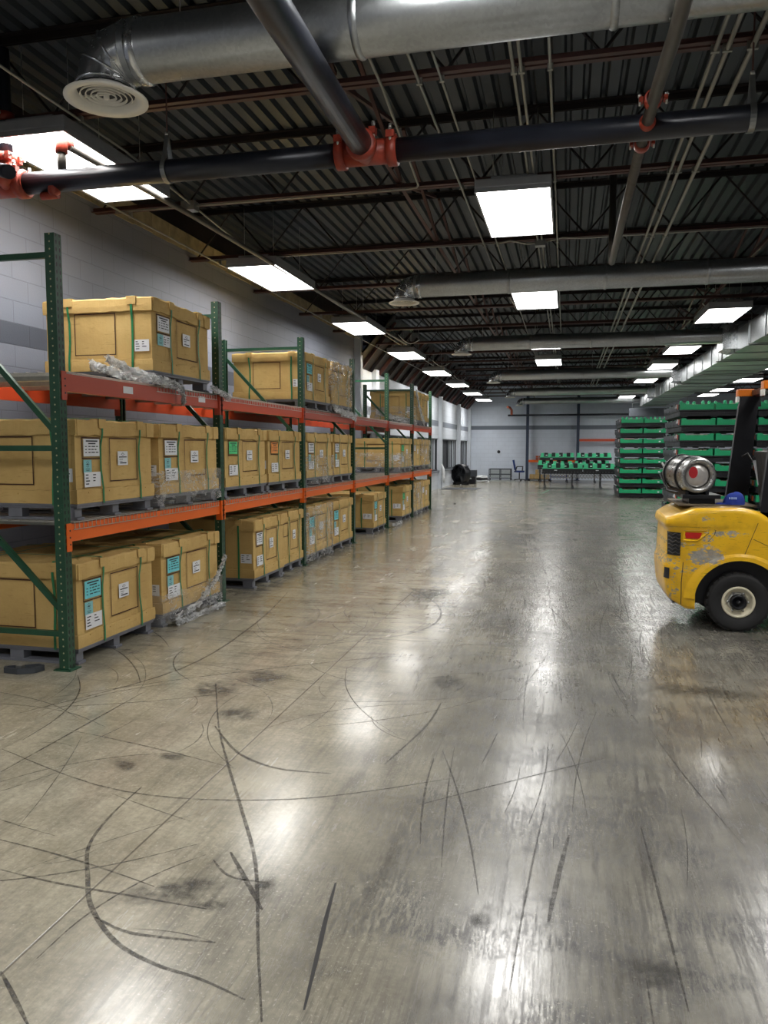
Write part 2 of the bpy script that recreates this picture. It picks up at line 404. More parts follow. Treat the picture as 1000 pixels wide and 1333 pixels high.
# ------------------------------------------------------------------ room shell
WX = -4.93; FY = 39.7; RX = 9.5; BY = -7.0; DZ = 4.72
fl = struct(MB().box(WX - .3, RX + .2, BY - .2, FY + .2, -.12, 0).build('floor', M['floor']))
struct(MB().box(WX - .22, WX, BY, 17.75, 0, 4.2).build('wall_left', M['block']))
lw = MB()
lw.box(WX - .22, WX, BY, 17.75, 4.2, 4.42)
for i in range(61):   # ragged lower edge and block joints of the bare top course
    y = BY + .05 + i * .41
    lw.box(WX - .01, WX + .012 + random.uniform(0, .006), y, y + .40, 4.2 - random.uniform(0, .02), 4.42)
struct(lw.build('trim_1', M['raw']))
struct(MB().box(WX - .25, RX + .2, FY, FY + .2, 0, 4.9).build('wall_far', M['fblock']))
struct(MB().box(RX, RX + .2, BY, FY, 0, 4.9).build('wall_right', M['block']))
struct(MB().box(WX - .25, RX + .2, BY - .2, BY, 0, 4.9).build('wall_back', M['block']))
struct(MB().box(WX - .22, WX - .02, BY, FY, 4.42, 4.9).build('trim_2', M['web']))

# corrugated roof deck: ribs run along the building
dk = MB(); x = WX - .25
prof = []
while x < RX + .2:
    prof += [(x, DZ), (x + .085, DZ), (x + .105, DZ + .045), (x + .132, DZ + .045)]; x += .152
A = [dk.bm.verts.new((a, BY - .2, b)) for a, b in prof]; B = [dk.bm.verts.new((a, FY + .2, b)) for a, b in prof]
for i in range(len(prof) - 1): dk.bm.faces.new((A[i], A[i + 1], B[i + 1], B[i]))
dk.box(WX - .25, RX + .2, BY - .2, FY + .2, DZ + .08, DZ + .14)
struct(dk.build('ceiling', M['deck']))

# window wall beyond the racks
ww = MB(); PY = [19.6, 24.9, 30.25, 35.55, 39.55]
ww.box(WX - .22, WX, 17.75, FY, 0, .72); ww.box(WX - .22, WX, 17.75, FY, 1.98, 3.55)
for y in PY: ww.box(WX - .22, WX, y - .2, y + .2, .72, 1.98)
ww.box(WX - .22, WX, 17.75, 18.2, .72, 1.98)
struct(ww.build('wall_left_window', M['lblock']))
for k, y in enumerate(PY):
    struct(MB().box(WX, WX + .13, y - .19, y + .11, 0, 3.62, 0, .008).build('trim_%d' % (k + 3), M['pil']))
struct(MB().box(WX, WX + .16, 17.72, 17.92, 0, 4.3, 0, .008).build('trim_8', M['pil']))
wn = 1
for y0, y1 in [(18.2, 19.4), (19.8, 24.7), (25.1, 30.05), (30.45, 35.35), (35.75, 39.35)]:
    g = struct(MB().box(WX - .2, WX - .16, y0, y1, .72, 1.98).build('window_%d' % wn, M['glass'])); wn += 1
    fr = MB()
    for z in (.74, 1.96): fr.box(WX - .14, WX - .04, y0, y1, z - .03, z + .03)
    n = max(2, int((y1 - y0) / 1.2))
    for i in range(n + 1):
        yy = y0 + (y1 - y0) * i / n; fr.box(WX - .14, WX - .05, yy - .025, yy + .025, .72, 1.98)
    fr.build('window_frame', M['dgrey'], g)
    bl = MB(); yy = y0 + .05
    while yy < y1 - .12:
        pale = (yy - y0) / (y1 - y0) > .62 and int(yy * 10) % 5 < 2
        bl.box(WX - .11, WX - .10, yy, yy + .105, .76, 1.93, 1 if pale else 0); yy += .13
    bl.build('blind', [M['blind'], M['bright']], g)
    MB().box(WX - .1, WX + .06, y0, y1, .66, .72).build('window_sill', M['sill'], g)
# sloped eave with raking rafters over the window wall
ev = MB(); ev.face([(WX - .1, 17.8, 3.5), (WX - .1, FY, 3.5), (-4.0, FY, DZ - .02), (-4.0, 17.8, DZ - .02)])
ev.face([(WX - .14, 17.8, 3.52), (WX - .14, FY, 3.52), (-4.04, FY, DZ), (-4.04, 17.8, DZ)])
struct(ev.build('trim_9', M['web']))
k = 0; y = 18.3
while y < 39.4:
    o = MB().bar((WX + .02, y, 3.56), (-4.06, y, 4.62), .055, .09).build('sloped_rafter', M['web'] if k % 2 else M['joist'])
    tag(o, 'sloped rafter over the window wall, %s from the block wall end' % (ORD[k] if k < 17 else {17: 'eighteenth', 18: 'nineteenth', 19: 'twentieth', 20: 'twenty-first', 21: 'twenty-second', 22: 'twenty-third'}.get(k, 'last')), 'rafter', 'raking rafters over the window wall')
    k += 1; y += .92

# far wall things
for x, w in ((-1.93, 'left'), (.53, 'right')):
    o = MB().box(x - .07, x + .07, 39.3, 39.44, .02, 4.5).box(x - .12, x + .12, 39.25, 39.5, 0, .02).build('steel_column', M['navy'])
    tag(o, 'navy steel column before the far wall, the %s of the two' % w, 'column', 'columns at the far wall')
t = thing('wall_pipe', 'dark horizontal pipe high across the far wall with a copper-red elbow', 'pipe')
MB().tube([(-2.9, 39.15, 3.24), (7, 39.15, 3.24)], .05).build('pipe_run', M['pipe'], t)
MB().tube([(-2.72, 39.15, 3.26), (-2.72, 39.15, 3.5), (-2.8, 39.05, 3.62), (-2.9, 38.8, 3.64)], .06).build('elbow', M['copper'], t)
o = tag(MB().lathe((-3.38, 39.69, 1.42), (0, -1, 0), [(.001, .02), (.075, .02), (.08, .012), (.08, 0)], 20).build('wall_plate', M['ink']), 'small dark round plate on the pale far wall', 'wall plate')
t = thing('rack_beam', 'orange rack beam at mid height on the far wall between the two navy columns', 'beam')
MB().box(-1.86, .45, 39.32, 39.38, .9, 1.02).build('beam_rail', M['orange'], t)
t = thing('rack_beam', 'orange-red rack beam high on the far wall right of the navy column', 'beam')
MB().box(.6, 3.2, 39.32, 39.38, 1.94, 2.06).build('beam_rail', M['orange2'], t)
k = 0
for i, j in [(0, 0), (1, 0), (2, 0), (3, 0), (0, 1), (1, 1), (2, 1), (3, 1), (1.5, 2)]:
    x = -1.5 + i * .15; z = 1.025 + j * .105
    b = MB().box(x, x + .13, 39.26, 39.42, z, z + .012); b.box(x, x + .012, 39.26, 39.42, z, z + .09); b.box(x + .118, x + .13, 39.26, 39.42, z, z + .09)
    b.box(x, x + .13, 39.41, 39.42, z, z + .09); b.box(x, x + .13, 39.26, 39.27, z, z + .05)
    o = b.build('parts_bin', M['tagor'])
    row = ['bottom', 'middle', 'top'][j]; ppos = ['leftmost', 'second from left', 'third from left', 'rightmost'][int(i)] if j < 2 else 'single'
    tag(o, 'small orange bin on the far wall beam, %s row, %s' % (row, ppos), 'bin', 'orange parts bins on the far wall beam')

# ------------------------------------------------------------------ overhead: joists
def joist_meshes():
    x0, x1 = WX, RX
    b = MB(); 
    for dy in (-.033, .033):
        b.box(x0, x1, dy - .022, dy + .022, 4.08, 4.086); b.box(x0, x1, dy - .003 + (.02 if dy > 0 else -.02) * -1, dy + .003 + (.02 if dy > 0 else -.02) * -1, 4.086, 4.13)
    bot = b
    b2 = MB()
    for dy in (-.033, .033):
        b2.box(x0, x1, dy - .03, dy + .03, 4.712, 4.718); b2.box(x0, x1, dy * .4 - .003, dy * .4 + .003, 4.66, 4.712)
    w = MB(); x = x0 + .1; up = True
    while x < x1 - .5:
        a = (x, 0, 4.11 if up else 4.69); c = (x + .5, 0, 4.69 if up else 4.11)
        w.tube([a, c], .011, 5, smooth=True, cap=False); x += .5; up = not up
    return bot, b2, w
b1, b2_, w_ = joist_meshes()
j0 = thing('roof_joist', '', 'joist')
MBs = [b1.build('bottom_chord', M['joist'], j0), b2_.build('top_chord', M['web'], j0), w_.build('web', M['web'], j0)]
jy = [5.3 + 2.15 * k for k in range(-5, 16)]
front = [y for y in jy if y > 4]
for i, y in enumerate(jy):
    j = j0 if i == 0 else copy_tree(j0)
    j.location = (0, y, 0)
    if y > 4: n = front.index(y); lab = 'open-web steel roof joist with brown bottom chord, %s in view from the front' % ORD[n]
    else: lab = 'open-web steel roof joist with brown bottom chord, above and behind the photographer'
    tag(j, lab, 'joist', 'roof joists')
    if y < 4 : j['group'] = 'roof joists behind the camera'
for x, w in ((-1.62, 'left'), (2.35, 'middle'), (6.2, 'right')):
    b = MB().box(x - .02, x + .02, BY, FY, 4.135, 4.14).box(x - .02, x - .015, BY, FY, 4.14, 4.175)
    y = jy[0]
    for y in jy[:-1]:
        b.bar((x, y + .05, 4.15), (x, y + 2.1, 4.66), .03, .03); b.bar((x + .03, y + .05, 4.66), (x + .03, y + 2.1, 4.15), .03, .03)
    tag(b.build('joist_bridging', M['joist']), 'brown cross-bracing line between the roof joists, %s of three' % w, 'bracing', 'joist bridging lines')

# ------------------------------------------------------------------ overhead: lamps
def lamp_proto():
    t = thing('ceiling_light', '', 'ceiling light')
    h = MB(); h.box(-.34, .34, -.77, .77, .03, .11, 0, .01); h.box(-.2, .2, -.7, .7, .11, .15)
    h.box(-.34, -.325, -.77, .77, -.005, .03); h.box(.325, .34, -.77, .77, -.005, .03); h.box(-.325, .325, -.77, -.755, -.005, .03); h.box(-.325, .325, .755, .77, -.005, .03)
    h.build('housing', M['house'], t)
    MB().box(-.325, .325, -.755, .755, 0, .01).build('diffuser', M['lamp'], t)
    ld = bpy.data.lights.new('tube_light', 'AREA'); ld.shape = 'RECTANGLE'; ld.size = .64; ld.size_y = 1.5; ld.energy = LAMP_W; ld.color = (1, .985, .955); ld.spread = SPREAD
    lo = bpy.data.objects.new('tube_light', ld); C.objects.link(lo); lo.parent = t; lo.location = (0, 0, -.008)
    for x in (-.2, .2):
        for y in (-.5, .5): MB().tube([(x, y, .15), (x, y, .8)], .003, 4).build('hanging_wire', M['bolt'], t)
    return t
l0 = lamp_proto(); li = 0
rows = [(-3.93, [-3.1, 1.3, 5.85, 10.05, 14.55, 19.05, 23.7, 28.3, 32.9, 37.3], 'row above the racks'), (-.515, [-5.6, -1.1, 3.63, 7.9, 12.4, 17.75, 21.4, 25.3, 32.5], 'middle row'),
        (2.58, [-4, 1, 5.5, 8.8, 14.6, 19.45, 23.2, 27.9, 32.5, 36.4], 'row left of the flat duct'), (5.93, [-2, 3.5, 9, 14.5, 19.5, 24, 28.5, 33, 36.0], 'row right of the flat duct')]
for x, ys, nm in rows:
    inv = [y for y in ys if y > 3]
    for y in ys:
        l = l0 if li == 0 else copy_tree(l0); li += 1
        l.location = (x, y, 3.98 if y == 3.63 else 3.9)
        if y > 3: tag(l, 'glowing ceiling light in the %s, %s from the front' % (nm, ORD[inv.index(y)]), 'ceiling light', 'ceiling lights')
        else: tag(l, 'added unseen ceiling light continuing the %s, behind the photographer' % nm, 'ceiling light', 'added ceiling lights behind the camera')  # out of view, added so that the foreground floor is lit

# ------------------------------------------------------------------ overhead: ducts
def arc_pts(cx, cz, r, a0, a1, n, y):
    return [(cx + r * math.cos(a), y, cz + r * math.sin(a)) for a in [a0 + (a1 - a0) * i / n for i in range(n + 1)]]
def round_duct(y, z, r, xe, xend, label, diff_detail=True):
    t = thing('round_duct', label, 'duct', (0, 0, 0), 0, 'round ducts across the aisle')
    b = MB(); b.tube([(xe, y, z), (xend, y, z)], r, 28, cap=False)
    x = xe + 1.3
    while x < xend:
        b.lathe((x, y, z), (1, 0, 0), [(r + .001, -.02), (r + .009, -.008), (r + .009, .008), (r + .001, .02)], 28); x += 1.25
    b.build('duct_run', M['galv'], t)
    R = r * 1.0; e = MB(); NG = 3; pts = arc_pts(xe, z - R, R, PI / 2, PI, NG, y)
    # gored elbow: five straight segments with raised seams
    e.tube([(xe + .02, y, z)] + pts + [(xe - R, y, z - R - .02)], r * .98, 28, cap=False, smooth=True)
    for i in range(len(pts)):
        a = PI / 2 + (PI / 2) * i / NG; d = Vector((-math.sin(a), 0, math.cos(a)))
        e.lathe(pts[i], d, [(r * .98, -.008), (r * 1.04, 0), (r * .98, .008)], 28)
    e.lathe((xe + .07, y, z), (1, 0, 0), [(r, -.03), (r * 1.07, -.02), (r * 1.07, .02), (r, .03)], 28)
    e.build('elbow', M['shiny'], t)
    d = MB(); zc = z - R - .04; cx = xe - R; o = (cx, y, zc)
    d.lathe(o, (0, 0, -1), [(r * .9, -.02), (r * 1.0, 0), (r * 1.42, .025), (r * 1.42, .036), (r * 1.08, .028), (r * .98, -.01)], 32)
    for q in (.82, .64, .46, .28):
        d.lathe(o, (0, 0, -1), [(r * (q + .03), .006), (r * (q + .045), .02), (r * (q + .075), .018), (r * (q + .04), .006)], 32)
    d.lathe(o, (0, 0, -1), [(.001, .03), (r * .1, .028), (r * .1, 0)], 20)
    d.box(cx - r * .95, cx + r * .95, y - .006, y + .006, zc - .005, zc + .005)
    d.build('diffuser', M['white'], t)
    MB().lathe((cx, y, zc + .004), (0, 0, 1), [(.001, 0), (r * .97, 0)], 24).build('throat_shade_disc', M['ink'], t)  # black disc paints the shade inside the open throat
    x = xe + .3
    while x < xend: MB().tube([(x, y, z - r - .01), (x, y, DZ)], .003, 4).build('hanging_wire', M['bolt'], t); x += 2.5
    return t
round_duct(3.97, 3.76, .158, -2.37, 6.5, 'large galvanised round duct at the top of the view with white ring diffuser')
for i, y in enumerate([10.7, 16.75, 24.2, 31.4, 37.6]):
    round_duct(y, 3.84, .15, -2.1 , 3.25, 'galvanised round duct crossing the aisle, %s in view beyond the large one' % ['first', 'second', 'third', 'fourth', 'fifth'][i])
# flat rectangular main duct
t = thing('flat_duct', 'wide flat galvanised main duct running down the right side under the roof', 'duct')
b = MB(); y = 8.0; w0 = 4.62
while y < 36.5:
    y1 = y + 1.25; wid = 4.62 if y < 27 else 4.25
    b.box(3.22, wid, y, y1 - .04, 3.5, 3.92, 0)
    b.box(3.20, wid + .02, y1 - .04, y1, 3.48, 3.94, 0)
    # cross-broken bottom sheet, coloured with the green reflected off the trays
    cx, cy = (3.22 + wid) / 2, (y + y1 - .04) / 2; P = [(3.22, y), (wid, y), (wid, y1 - .04), (3.22, y1 - .04)]
    for i in range(4):
        a, c = P[i], P[(i + 1) % 4]; b.face([(a[0], a[1], 3.498), (c[0], c[1], 3.498), (cx, cy, 3.478)], 1)
    y = y1
b.build('duct_run', [M['galv'], M['greenrefl']], t)
for y in (10.7, 16.75, 24.2, 31.4):
    q = MB(); poly = [(2.98, 3.50), (2.98, 3.98), (3.22, 3.98), (3.22, 3.50)]
    # wedge boot: flares out along the flow
    v = [(2.95, y - .28), (3.22, y - .28), (3.22, y + .8), (2.95, y + .28)]
    q.prism(v, 'z', 3.55, 4.02); q.build('takeoff_boot', M['shiny'], t)
for y in range(9, 37, 3):
    hg = MB().bar((3.1, y, 3.46), (4.72, y, 3.46), .03, .02).build('hanger', M['strapm'], t)
    for x in (3.15, 4.68): MB().tube([(x, y, 3.46), (x, y, DZ)], .004, 4).build('rod', M['strapm'], hg)
t = thing('grey_plenum', 'dark grey rectangular plenum box before the far wall at the end of the flat duct', 'plenum')
MB().box(2.75, 6.2, 37.0, 37.4, 3.05, 3.42, 0, .01).box(4.0, 4.03, 36.98, 37, 3.05, 3.42).build('box', M['dgrey'], t)
for x in (2.9, 6.0): MB().tube([(x, 37.2, 3.4), (x, 37.2, DZ)], .01, 6).build('rod', M['strapm'], t)

# ------------------------------------------------------------------ overhead: sprinkler pipe
def coupling(parent, c, ax, r, name='coupling'):
    b = MB(); b.lathe(c, ax, [(r, -.035), (r * 1.28, -.03), (r * 1.28, .03), (r, .035)], 24)
    a = Vector(ax); u = Vector((0, 0, 1)) if abs(a.z) < .5 else Vector((1, 0, 0)); sd = a.cross(u).normalized()
    up = sd.cross(a).normalized()
    for s_ in (-1, 1):
        p = Vector(c) + (up * .75 + sd * .75 * s_).normalized() * r * 1.42 if r > .06 else Vector(c) + sd * s_ * r * 1.7
        b.obox(p, a, up, sd, .028, r * .28, r * .28)
    o = b.build(name, M['fit'], parent)
    for s_ in (-1, 1):
        bo = MB()
        p = Vector(c) + (up * .75 + sd * .75 * s_).normalized() * r * 1.5 if r > .06 else Vector(c) + sd * s_ * r * 1.85
        bo.tube([p - up * r * .75, p + up * r * .75], r * .1 + .003, 8); bo.lathe(p + up * r * .45, up, [(.013, 0), (.013, .014)], 6, cap=True)
        bo.build('bolt', M['bolt'], o)
    return o
t = thing('sprinkler_main', 'black sprinkler main pipe crossing overhead with orange grooved tees', 'pipe')
Y0, Z0, R0 = 5.23, 3.6, .078
MB().tube([(-4.05, Y0, Z0), (-1.55, Y0, Z0)], R0, 24).tube([(-1.17, Y0, Z0), (7, Y0, Z0)], R0, 24).build('pipe_run', M['pipe'], t)
g = MB(); g.tube([(-1.56, Y0, Z0), (-1.16, Y0, Z0)], R0 * 1.05, 24); g.tube([(-1.36, Y0, Z0), (-1.36, Y0 - .16, Z0)], R0 * 1.05, 24)
g.build('tee', M['fit'], t)
coupling(t, (-1.54, Y0, Z0), (1, 0, 0), R0); coupling(t, (-1.18, Y0, Z0), (1, 0, 0), R0); coupling(t, (-1.36, Y0 - .15, Z0), (0, 1, 0), R0)
g = MB(); g.tube([(-4.32, Y0, Z0), (-4.02, Y0, Z0)], R0 * 1.15, 24); g.tube([(-4.2, Y0, Z0 - .05), (-4.2, Y0, Z0 + .2)], R0 * .95, 20)
g.tube([(-4.16, Y0 - .02, Z0), (-4.12, Y0 - .2, Z0 + .06)], R0 * .9, 18); g.build('tee', M['fit'], t)
coupling(t, (-4.07, Y0, Z0), (1, 0, 0), R0 * 1.05); coupling(t, (-4.2, Y0, Z0 + .2), (0, 0, 1), R0 * .8)
MB().tube([(-4.2, Y0, Z0 + .2), (-4.2, Y0, 4.6)], .05, 16).build('riser', M['pipe'], t)
coupling(t, (-4.2, Y0, 4.1), (0, 0, 1), R0 * .7)
MB().tube([(-4.12, Y0 - .18, Z0 + .05), (-3.98, Y0 - .25, Z0 - .0)], .05, 16).build('drain_stub', M['pipe'], t)
t2 = thing('sprinkler_feed', 'thick dark pipe coming from above into the orange tee of the main', 'pipe')
MB().tube([(-1.36, Y0 - .17, Z0), (-1.23, 3.15, 3.44), (-1.1, 1.5, 3.34), (-.9, -6.8, 3.3)], R0, 24).build('pipe_run', M['pipe'], t2)
t3 = thing('sprinkler_branch', 'thin dusty branch pipe through the main at right with small orange couplings', 'pipe')
MB().tube([(.47, -6.5, 3.5), (.46, 3.97, 3.54), (.455, 4.6, 3.60), (.445, Y0 - .06, 3.6)], .036, 14).tube([(.44, Y0 + .06, 3.6), (.44, 8.9, 3.62), (.44, 9.0, 3.7), (.44, 9.0, 4.6)], .036, 14).build('pipe_run', M['oldpipe'], t3)
coupling(t3, (.45, 4.88, 3.62), (0, 1, 0), .04); coupling(t3, (.445, 5.5, 3.6), (0, 1, 0), .04)
MB().lathe((.445, Y0 - .06, 3.6), (0, -1, 0), [(.05, -.03), (.05, .03), (.038, .05)], 18).build('outlet', M['fit'], t3)
t4 = thing('sprinkler_branch', 'small branch pipe rising on an orange elbow in front of the left ceiling light', 'pipe')
MB().tube([(-3.72, Y0, 3.66), (-3.72, Y0, 3.84)], .032, 12).tube([(-3.69, Y0 + .05, 3.86), (-3.66, 7.2, 3.9), (-3.62, 17.5, 3.98)], .026, 12).build('pipe_run', M['oldpipe'], t4)
g = MB().tube([(-3.72, Y0, 3.80), (-3.72, Y0, 3.86), (-3.715, Y0 + .02, 3.885), (-3.70, Y0 + .08, 3.89)], .045, 14); g.build('elbow', M['fit'], t4)
g = MB().lathe((-3.78, Y0 - .02, 3.49), (0, 0, 1), [(.02, 0), (.045, .02), (.045, .06)], 14).tube([(-3.9, Y0, 3.5), (-3.76, Y0, 3.5)], .028, 12); g.build('outlet', M['fit'], t4)
for x, zz, w in ((-2.85, 4.65, 'left of the orange tee'), (1.05, 4.65, 'at the right edge')):
    t = thing('pipe_hanger', 'grey strap hanger with rusty rod holding the black main, %s' % w, 'hanger', group='pipe hangers')
    b = MB(); P = [(x, Y0 + (R0 + .006) * math.sin(a), Z0 - (R0 + .006) * math.cos(a)) for a in [-2.4 + 4.8 * i / 20 for i in range(21)]]
    for p, q in zip(P, P[1:]): b.bar(p, q, .035, .006, up=(1, 0, 0)) if False else b.bar(p, q, .006, .035, up=(1, 0, 0))
    b.bar(P[0], (x, Y0, Z0 + .26), .006, .03, up=(1, 0, 0)); b.bar(P[-1], (x, Y0, Z0 + .26), .006, .03, up=(1, 0, 0))
    b.build('strap', M['strapm'], t)
    MB().tube([(x, Y0, Z0 + .22), (x, Y0, zz)], .006, 6).build('rod', M['joist'], t)
    MB().lathe((x, Y0, Z0 + .25), (0, 0, 1), [(.014, 0), (.014, .02)], 6, cap=True).build('nut', M['bolt'], t)

# conduits
def conduit(pts, r, label):
    b = MB(); b.tube(pts, r, 8)
    for y in jy:
        for p, q in zip(pts, pts[1:]):
            if p[1] + .1 < y < q[1] - .1 and abs(p[0] - q[0]) < 1:
                k = (y - p[1]) / (q[1] - p[1]); c = [p[i] + (q[i] - p[i]) * k for i in range(3)]
                b.box(c[0] - r * 1.8, c[0] + r * 1.8, y - .012, y + .012, c[2] - r * 1.15, 4.08)
    return tag(b.build('conduit', M['cond']), label, 'conduit', 'conduits under the roof')
conduit([(-1.0, -5, 4.05), (-1.02, 12.3, 4.05)], .011, 'slim pale conduit running down the aisle just left of the middle ceiling lights')
conduit([(-.86, 4.9, 4.05), (-.86, 24, 4.05)], .009, 'thinnest pale conduit left of the middle ceiling lights')
conduit([(-.39, -5, 4.05), (-.37, 30, 4.05)], .011, 'left conduit of the tight pair crossing the middle ceiling light')
conduit([(-.34, -5, 4.05), (-.32, 30, 4.05)], .011, 'right conduit of the tight pair crossing the middle ceiling light')
conduit([(-.15, 4.9, 4.05), (-.17, 20, 4.05)], .010, 'single pale conduit beside the right edge of the middle ceiling lights')
conduit([(.84, -5, 4.05), (.86, 34, 4.05)], .014, 'left one of three pale conduits right of the small branch pipe')
conduit([(.91, -5, 4.05), (.93, 34, 4.05)], .016, 'middle one of three pale conduits right of the small branch pipe')
conduit([(1.06, -5, 4.05), (1.06, 34, 4.05)], .018, 'thickest and rightmost of three pale conduits right of the small branch pipe')
conduit([(-3.52, -5, 4.05), (-3.6, 5.9, 4.05), (-3.84, 8.5, 4.05), (-3.9, 18, 4.05), (-3.95, 38, 4.05)], .010, 'pale conduit running along the ceiling lights over the racks')
conduit([(-4.5, -5, 4.02), (-4.5, 17, 4.02), (-4.32, 38, 4.02)], .010, 'pale conduit nearest the left wall below the block ledge')
t = thing('conduit_run', 'pale conduit with a small junction box clipped under a joist and turning a corner', 'conduit', group='conduits under the roof')
MB().tube([(-4.6, 7.33, 4.04), (-1.50, 7.33, 4.04), (-1.42, 7.31, 4.04), (-1.39, 7.24, 4.04), (-1.27, 5.3, 4.05), (-1.2, 3.0, 4.05)], .011, 8).build('conduit', M['cond'], t)
MB().box(-3.83, -3.68, 7.27, 7.38, 3.99, 4.08, 0, .006).build('junction_box', M['strapm'], t)
t = thing('conduit_run', 'pale conduit with a sagging flexible whip and box below the middle ceiling light', 'conduit', group='conduits under the roof')
MB().tube([(-4.6, 9.5, 4.05), (-.85, 9.5, 4.05)], .010, 8).tube([(-.85, 9.5, 4.05), (-.7, 9.5, 4.07), (-.5, 9.5, 4.02), (-.4, 9.5, 4.03)], .012, 8).tube([(-.3, 9.5, 4.03), (-.1, 9.5, 4.07), (.1, 9.5, 4.05), (6, 9.5, 4.05)], .011, 8).build('conduit', M['cond'], t)
MB().box(-.41, -.29, 9.45, 9.55, 3.98, 4.06, 0, .006).build('junction_box', M['strapm'], t)
for i, (x, y, dx) in enumerate([(-.95, 12.9, .25), (2.2, 14.2, .7), (2.0, 18.9, .9), (-3.6, 16.5, .3), (-3.7, 21.4, .35), (-3.75, 26, .3)]):
    b = MB(); P = [(x + dx * s_, y + .9 * s_, 4.05 - .13 * math.sin(PI * s_)) for s_ in [q / 10 for q in range(11)]]
    b.tube(P, .008, 6)
    tag(b.build('flexible_cable', M['white']), ['white cable drooping beside the middle light beyond the second duct', 'white cable drooping from the nearest light left of the flat duct', 'white cable drooping from the second light left of the flat duct', 'white cable swagged between the third and fourth lights over the racks', 'white cable swagged beyond the fourth light over the racks', 'white cable swagged beyond the fifth light over the racks'][i], 'cable', 'drooping cables')

# ------------------------------------------------------------------ pallet racking
FX, BX = -3.50, -4.62
PYS = [4.79, 7.35, 9.92, 12.46, 15.0, 17.55, 20.0]
def rack_frame():
    t = thing('rack_frame', '', 'rack upright')
    def post(x):
        b = MB(); s_ = 1 if x > -.5 else -1
        # C-section: web faces the aisle, flanges run back
        b.box(x - .035, x + .035, -.038, -.034, 0, 3.08); b.box(x - .035, x + .035, .034, .038, 0, 3.08)
        b.box(x + s_ * .031, x + s_ * .035, -.034, .034, 0, 3.08)
        b.box(x - s_ * .035 - .002, x - s_ * .035 + .002, -.034, -.016, 0, 3.08); b.box(x - s_ * .035 - .002, x - s_ * .035 + .002, .016, .034, 0, 3.08)
        o = b.build('post', M['perf'], t); return o
    w = FX - BX
    # shift each post mesh so the hole pattern is centred on it
    for x in (0, -w):
        s_ = 1 if x == 0 else -1
        b = MB()
        b.box(-.038, .038, -.039, -.035, 0, 3.08); b.box(-.038, .038, .035, .039, 0, 3.08); b.box(s_ * .036 - .002, s_ * .036 + .002, -.035, .035, 0, 3.08)
        b.box(-s_ * .036 - .002, -s_ * .036 + .002, -.035, -.018, 0, 3.08); b.box(-s_ * .036 - .002, -s_ * .036 + .002, .018, .035, 0, 3.08)
        o = b.build('post', M['perf'], t); o.location = (x, 0, 0)
        f = MB().box(-.07, .07, -.065, .065, 0, .008).tube([(.05, -.045, .008), (.05, -.045, .022)], .009, 6).build('foot_plate', M['green'], o)
    for z in (.26, 1.60, 2.94):
        MB().bar((-.036, 0, z), (-w + .036, 0, z), .03, .04).build('horizontal_brace', M['green'], t)
    for z0_, z1_ in ((.44, 1.48), (1.72, 2.82)):
        MB().bar((-.036, 0, z0_), (-w + .036, 0, z1_), .03, .04).build('diagonal_brace', M['green'], t)
    return t
rf = rack_frame()
for i, y in enumerate(PYS):
    f = rf if i == 0 else copy_tree(rf)
    f.location = (FX, y, 0)
    tag(f, 'green perforated rack frame, %s' % ['nearest to the camera at the left edge', 'second from the camera, right of the topmost single crate', 'third from the camera', 'fourth from the camera, right of the tall wrapped crate', 'fifth from the camera', 'sixth from the camera', 'farthest from the camera at the rack end'][i], 'rack upright', 'rack frames')
BAY = ['nearest', 'second', 'third', 'fourth', 'fifth', 'farthest']
def rack_beam(x, y0, y1, z, mat, label, hz=.125, front=True):
    t = thing('rack_beam', label, 'rack beam', group='rack beams')
    s_ = 1 if front else -1
    b = MB(); a = y0 + .045; c = y1 - .045
    b.box(x - .02, x + .022, a, c, z - hz, z, 0, .004); 
    b.box(x - .024 if front else x + .02, x - .018 if front else x + .026, a, c, z - hz, z - .04)
    b.build('beam_rail', mat, t)
    for yy, d in ((y0 + .04, 1), (y1 - .04, -1)):
        q = MB().box(x - .03 + .012 * s_, x + .03 + .012 * s_, yy - .004, yy + .004, z - .19, z + .012).box(x + s_ * .042 - .003, x + s_ * .042 + .003, min(yy, yy - d * .055), max(yy, yy - d * .055), z - .19, z + .012)
        q.build('connector', mat, t)
    if front:
        h = MB()
        for yy in (y0 + .02, y1 - .02):
            for dz in (.04, .09, .14): h.tube([(x + .045, yy, z - dz), (x + .0475, yy, z - dz)], .007, 8)
        h.build('rivet', M['blk'], t)
def wire_deck(y0, y1, z, label, teeth=True):
    t = thing('wire_deck', label, 'wire deck', group='wire decks')
    b = MB(); y = y0 + .02; e = FX + .03
    while y < y1:
        b.bar((BX - .02, y, z + .006), (e - .005, y, z + .006), .0045, .0045)
        if teeth: b.bar((e, y, z + .008), (e, y, z - .045), .0045, .0045)
        y += .052
    x = BX
    while x < e: b.bar((x, y0, z + .011), (x, y1, z + .011), .0045, .0045); x += .1
    if teeth: b.bar((e, y0, z - .045), (e, y1, z - .045), .005, .005)
    b.bar((e, y0, z + .008), (e, y1, z + .008), .005, .005)
    b.build('mesh', M['wire'], t)
    for k in range(3):
        yy = y0 + (y1 - y0) * (k + .5) / 3
        c = MB().prism([(yy - .04, z - .002), (yy - .035, z - .035), (yy + .035, z - .035), (yy + .04, z - .002)], 'x', BX + .03, FX - .03)
        c.build('support_channel', M['chan'], t)
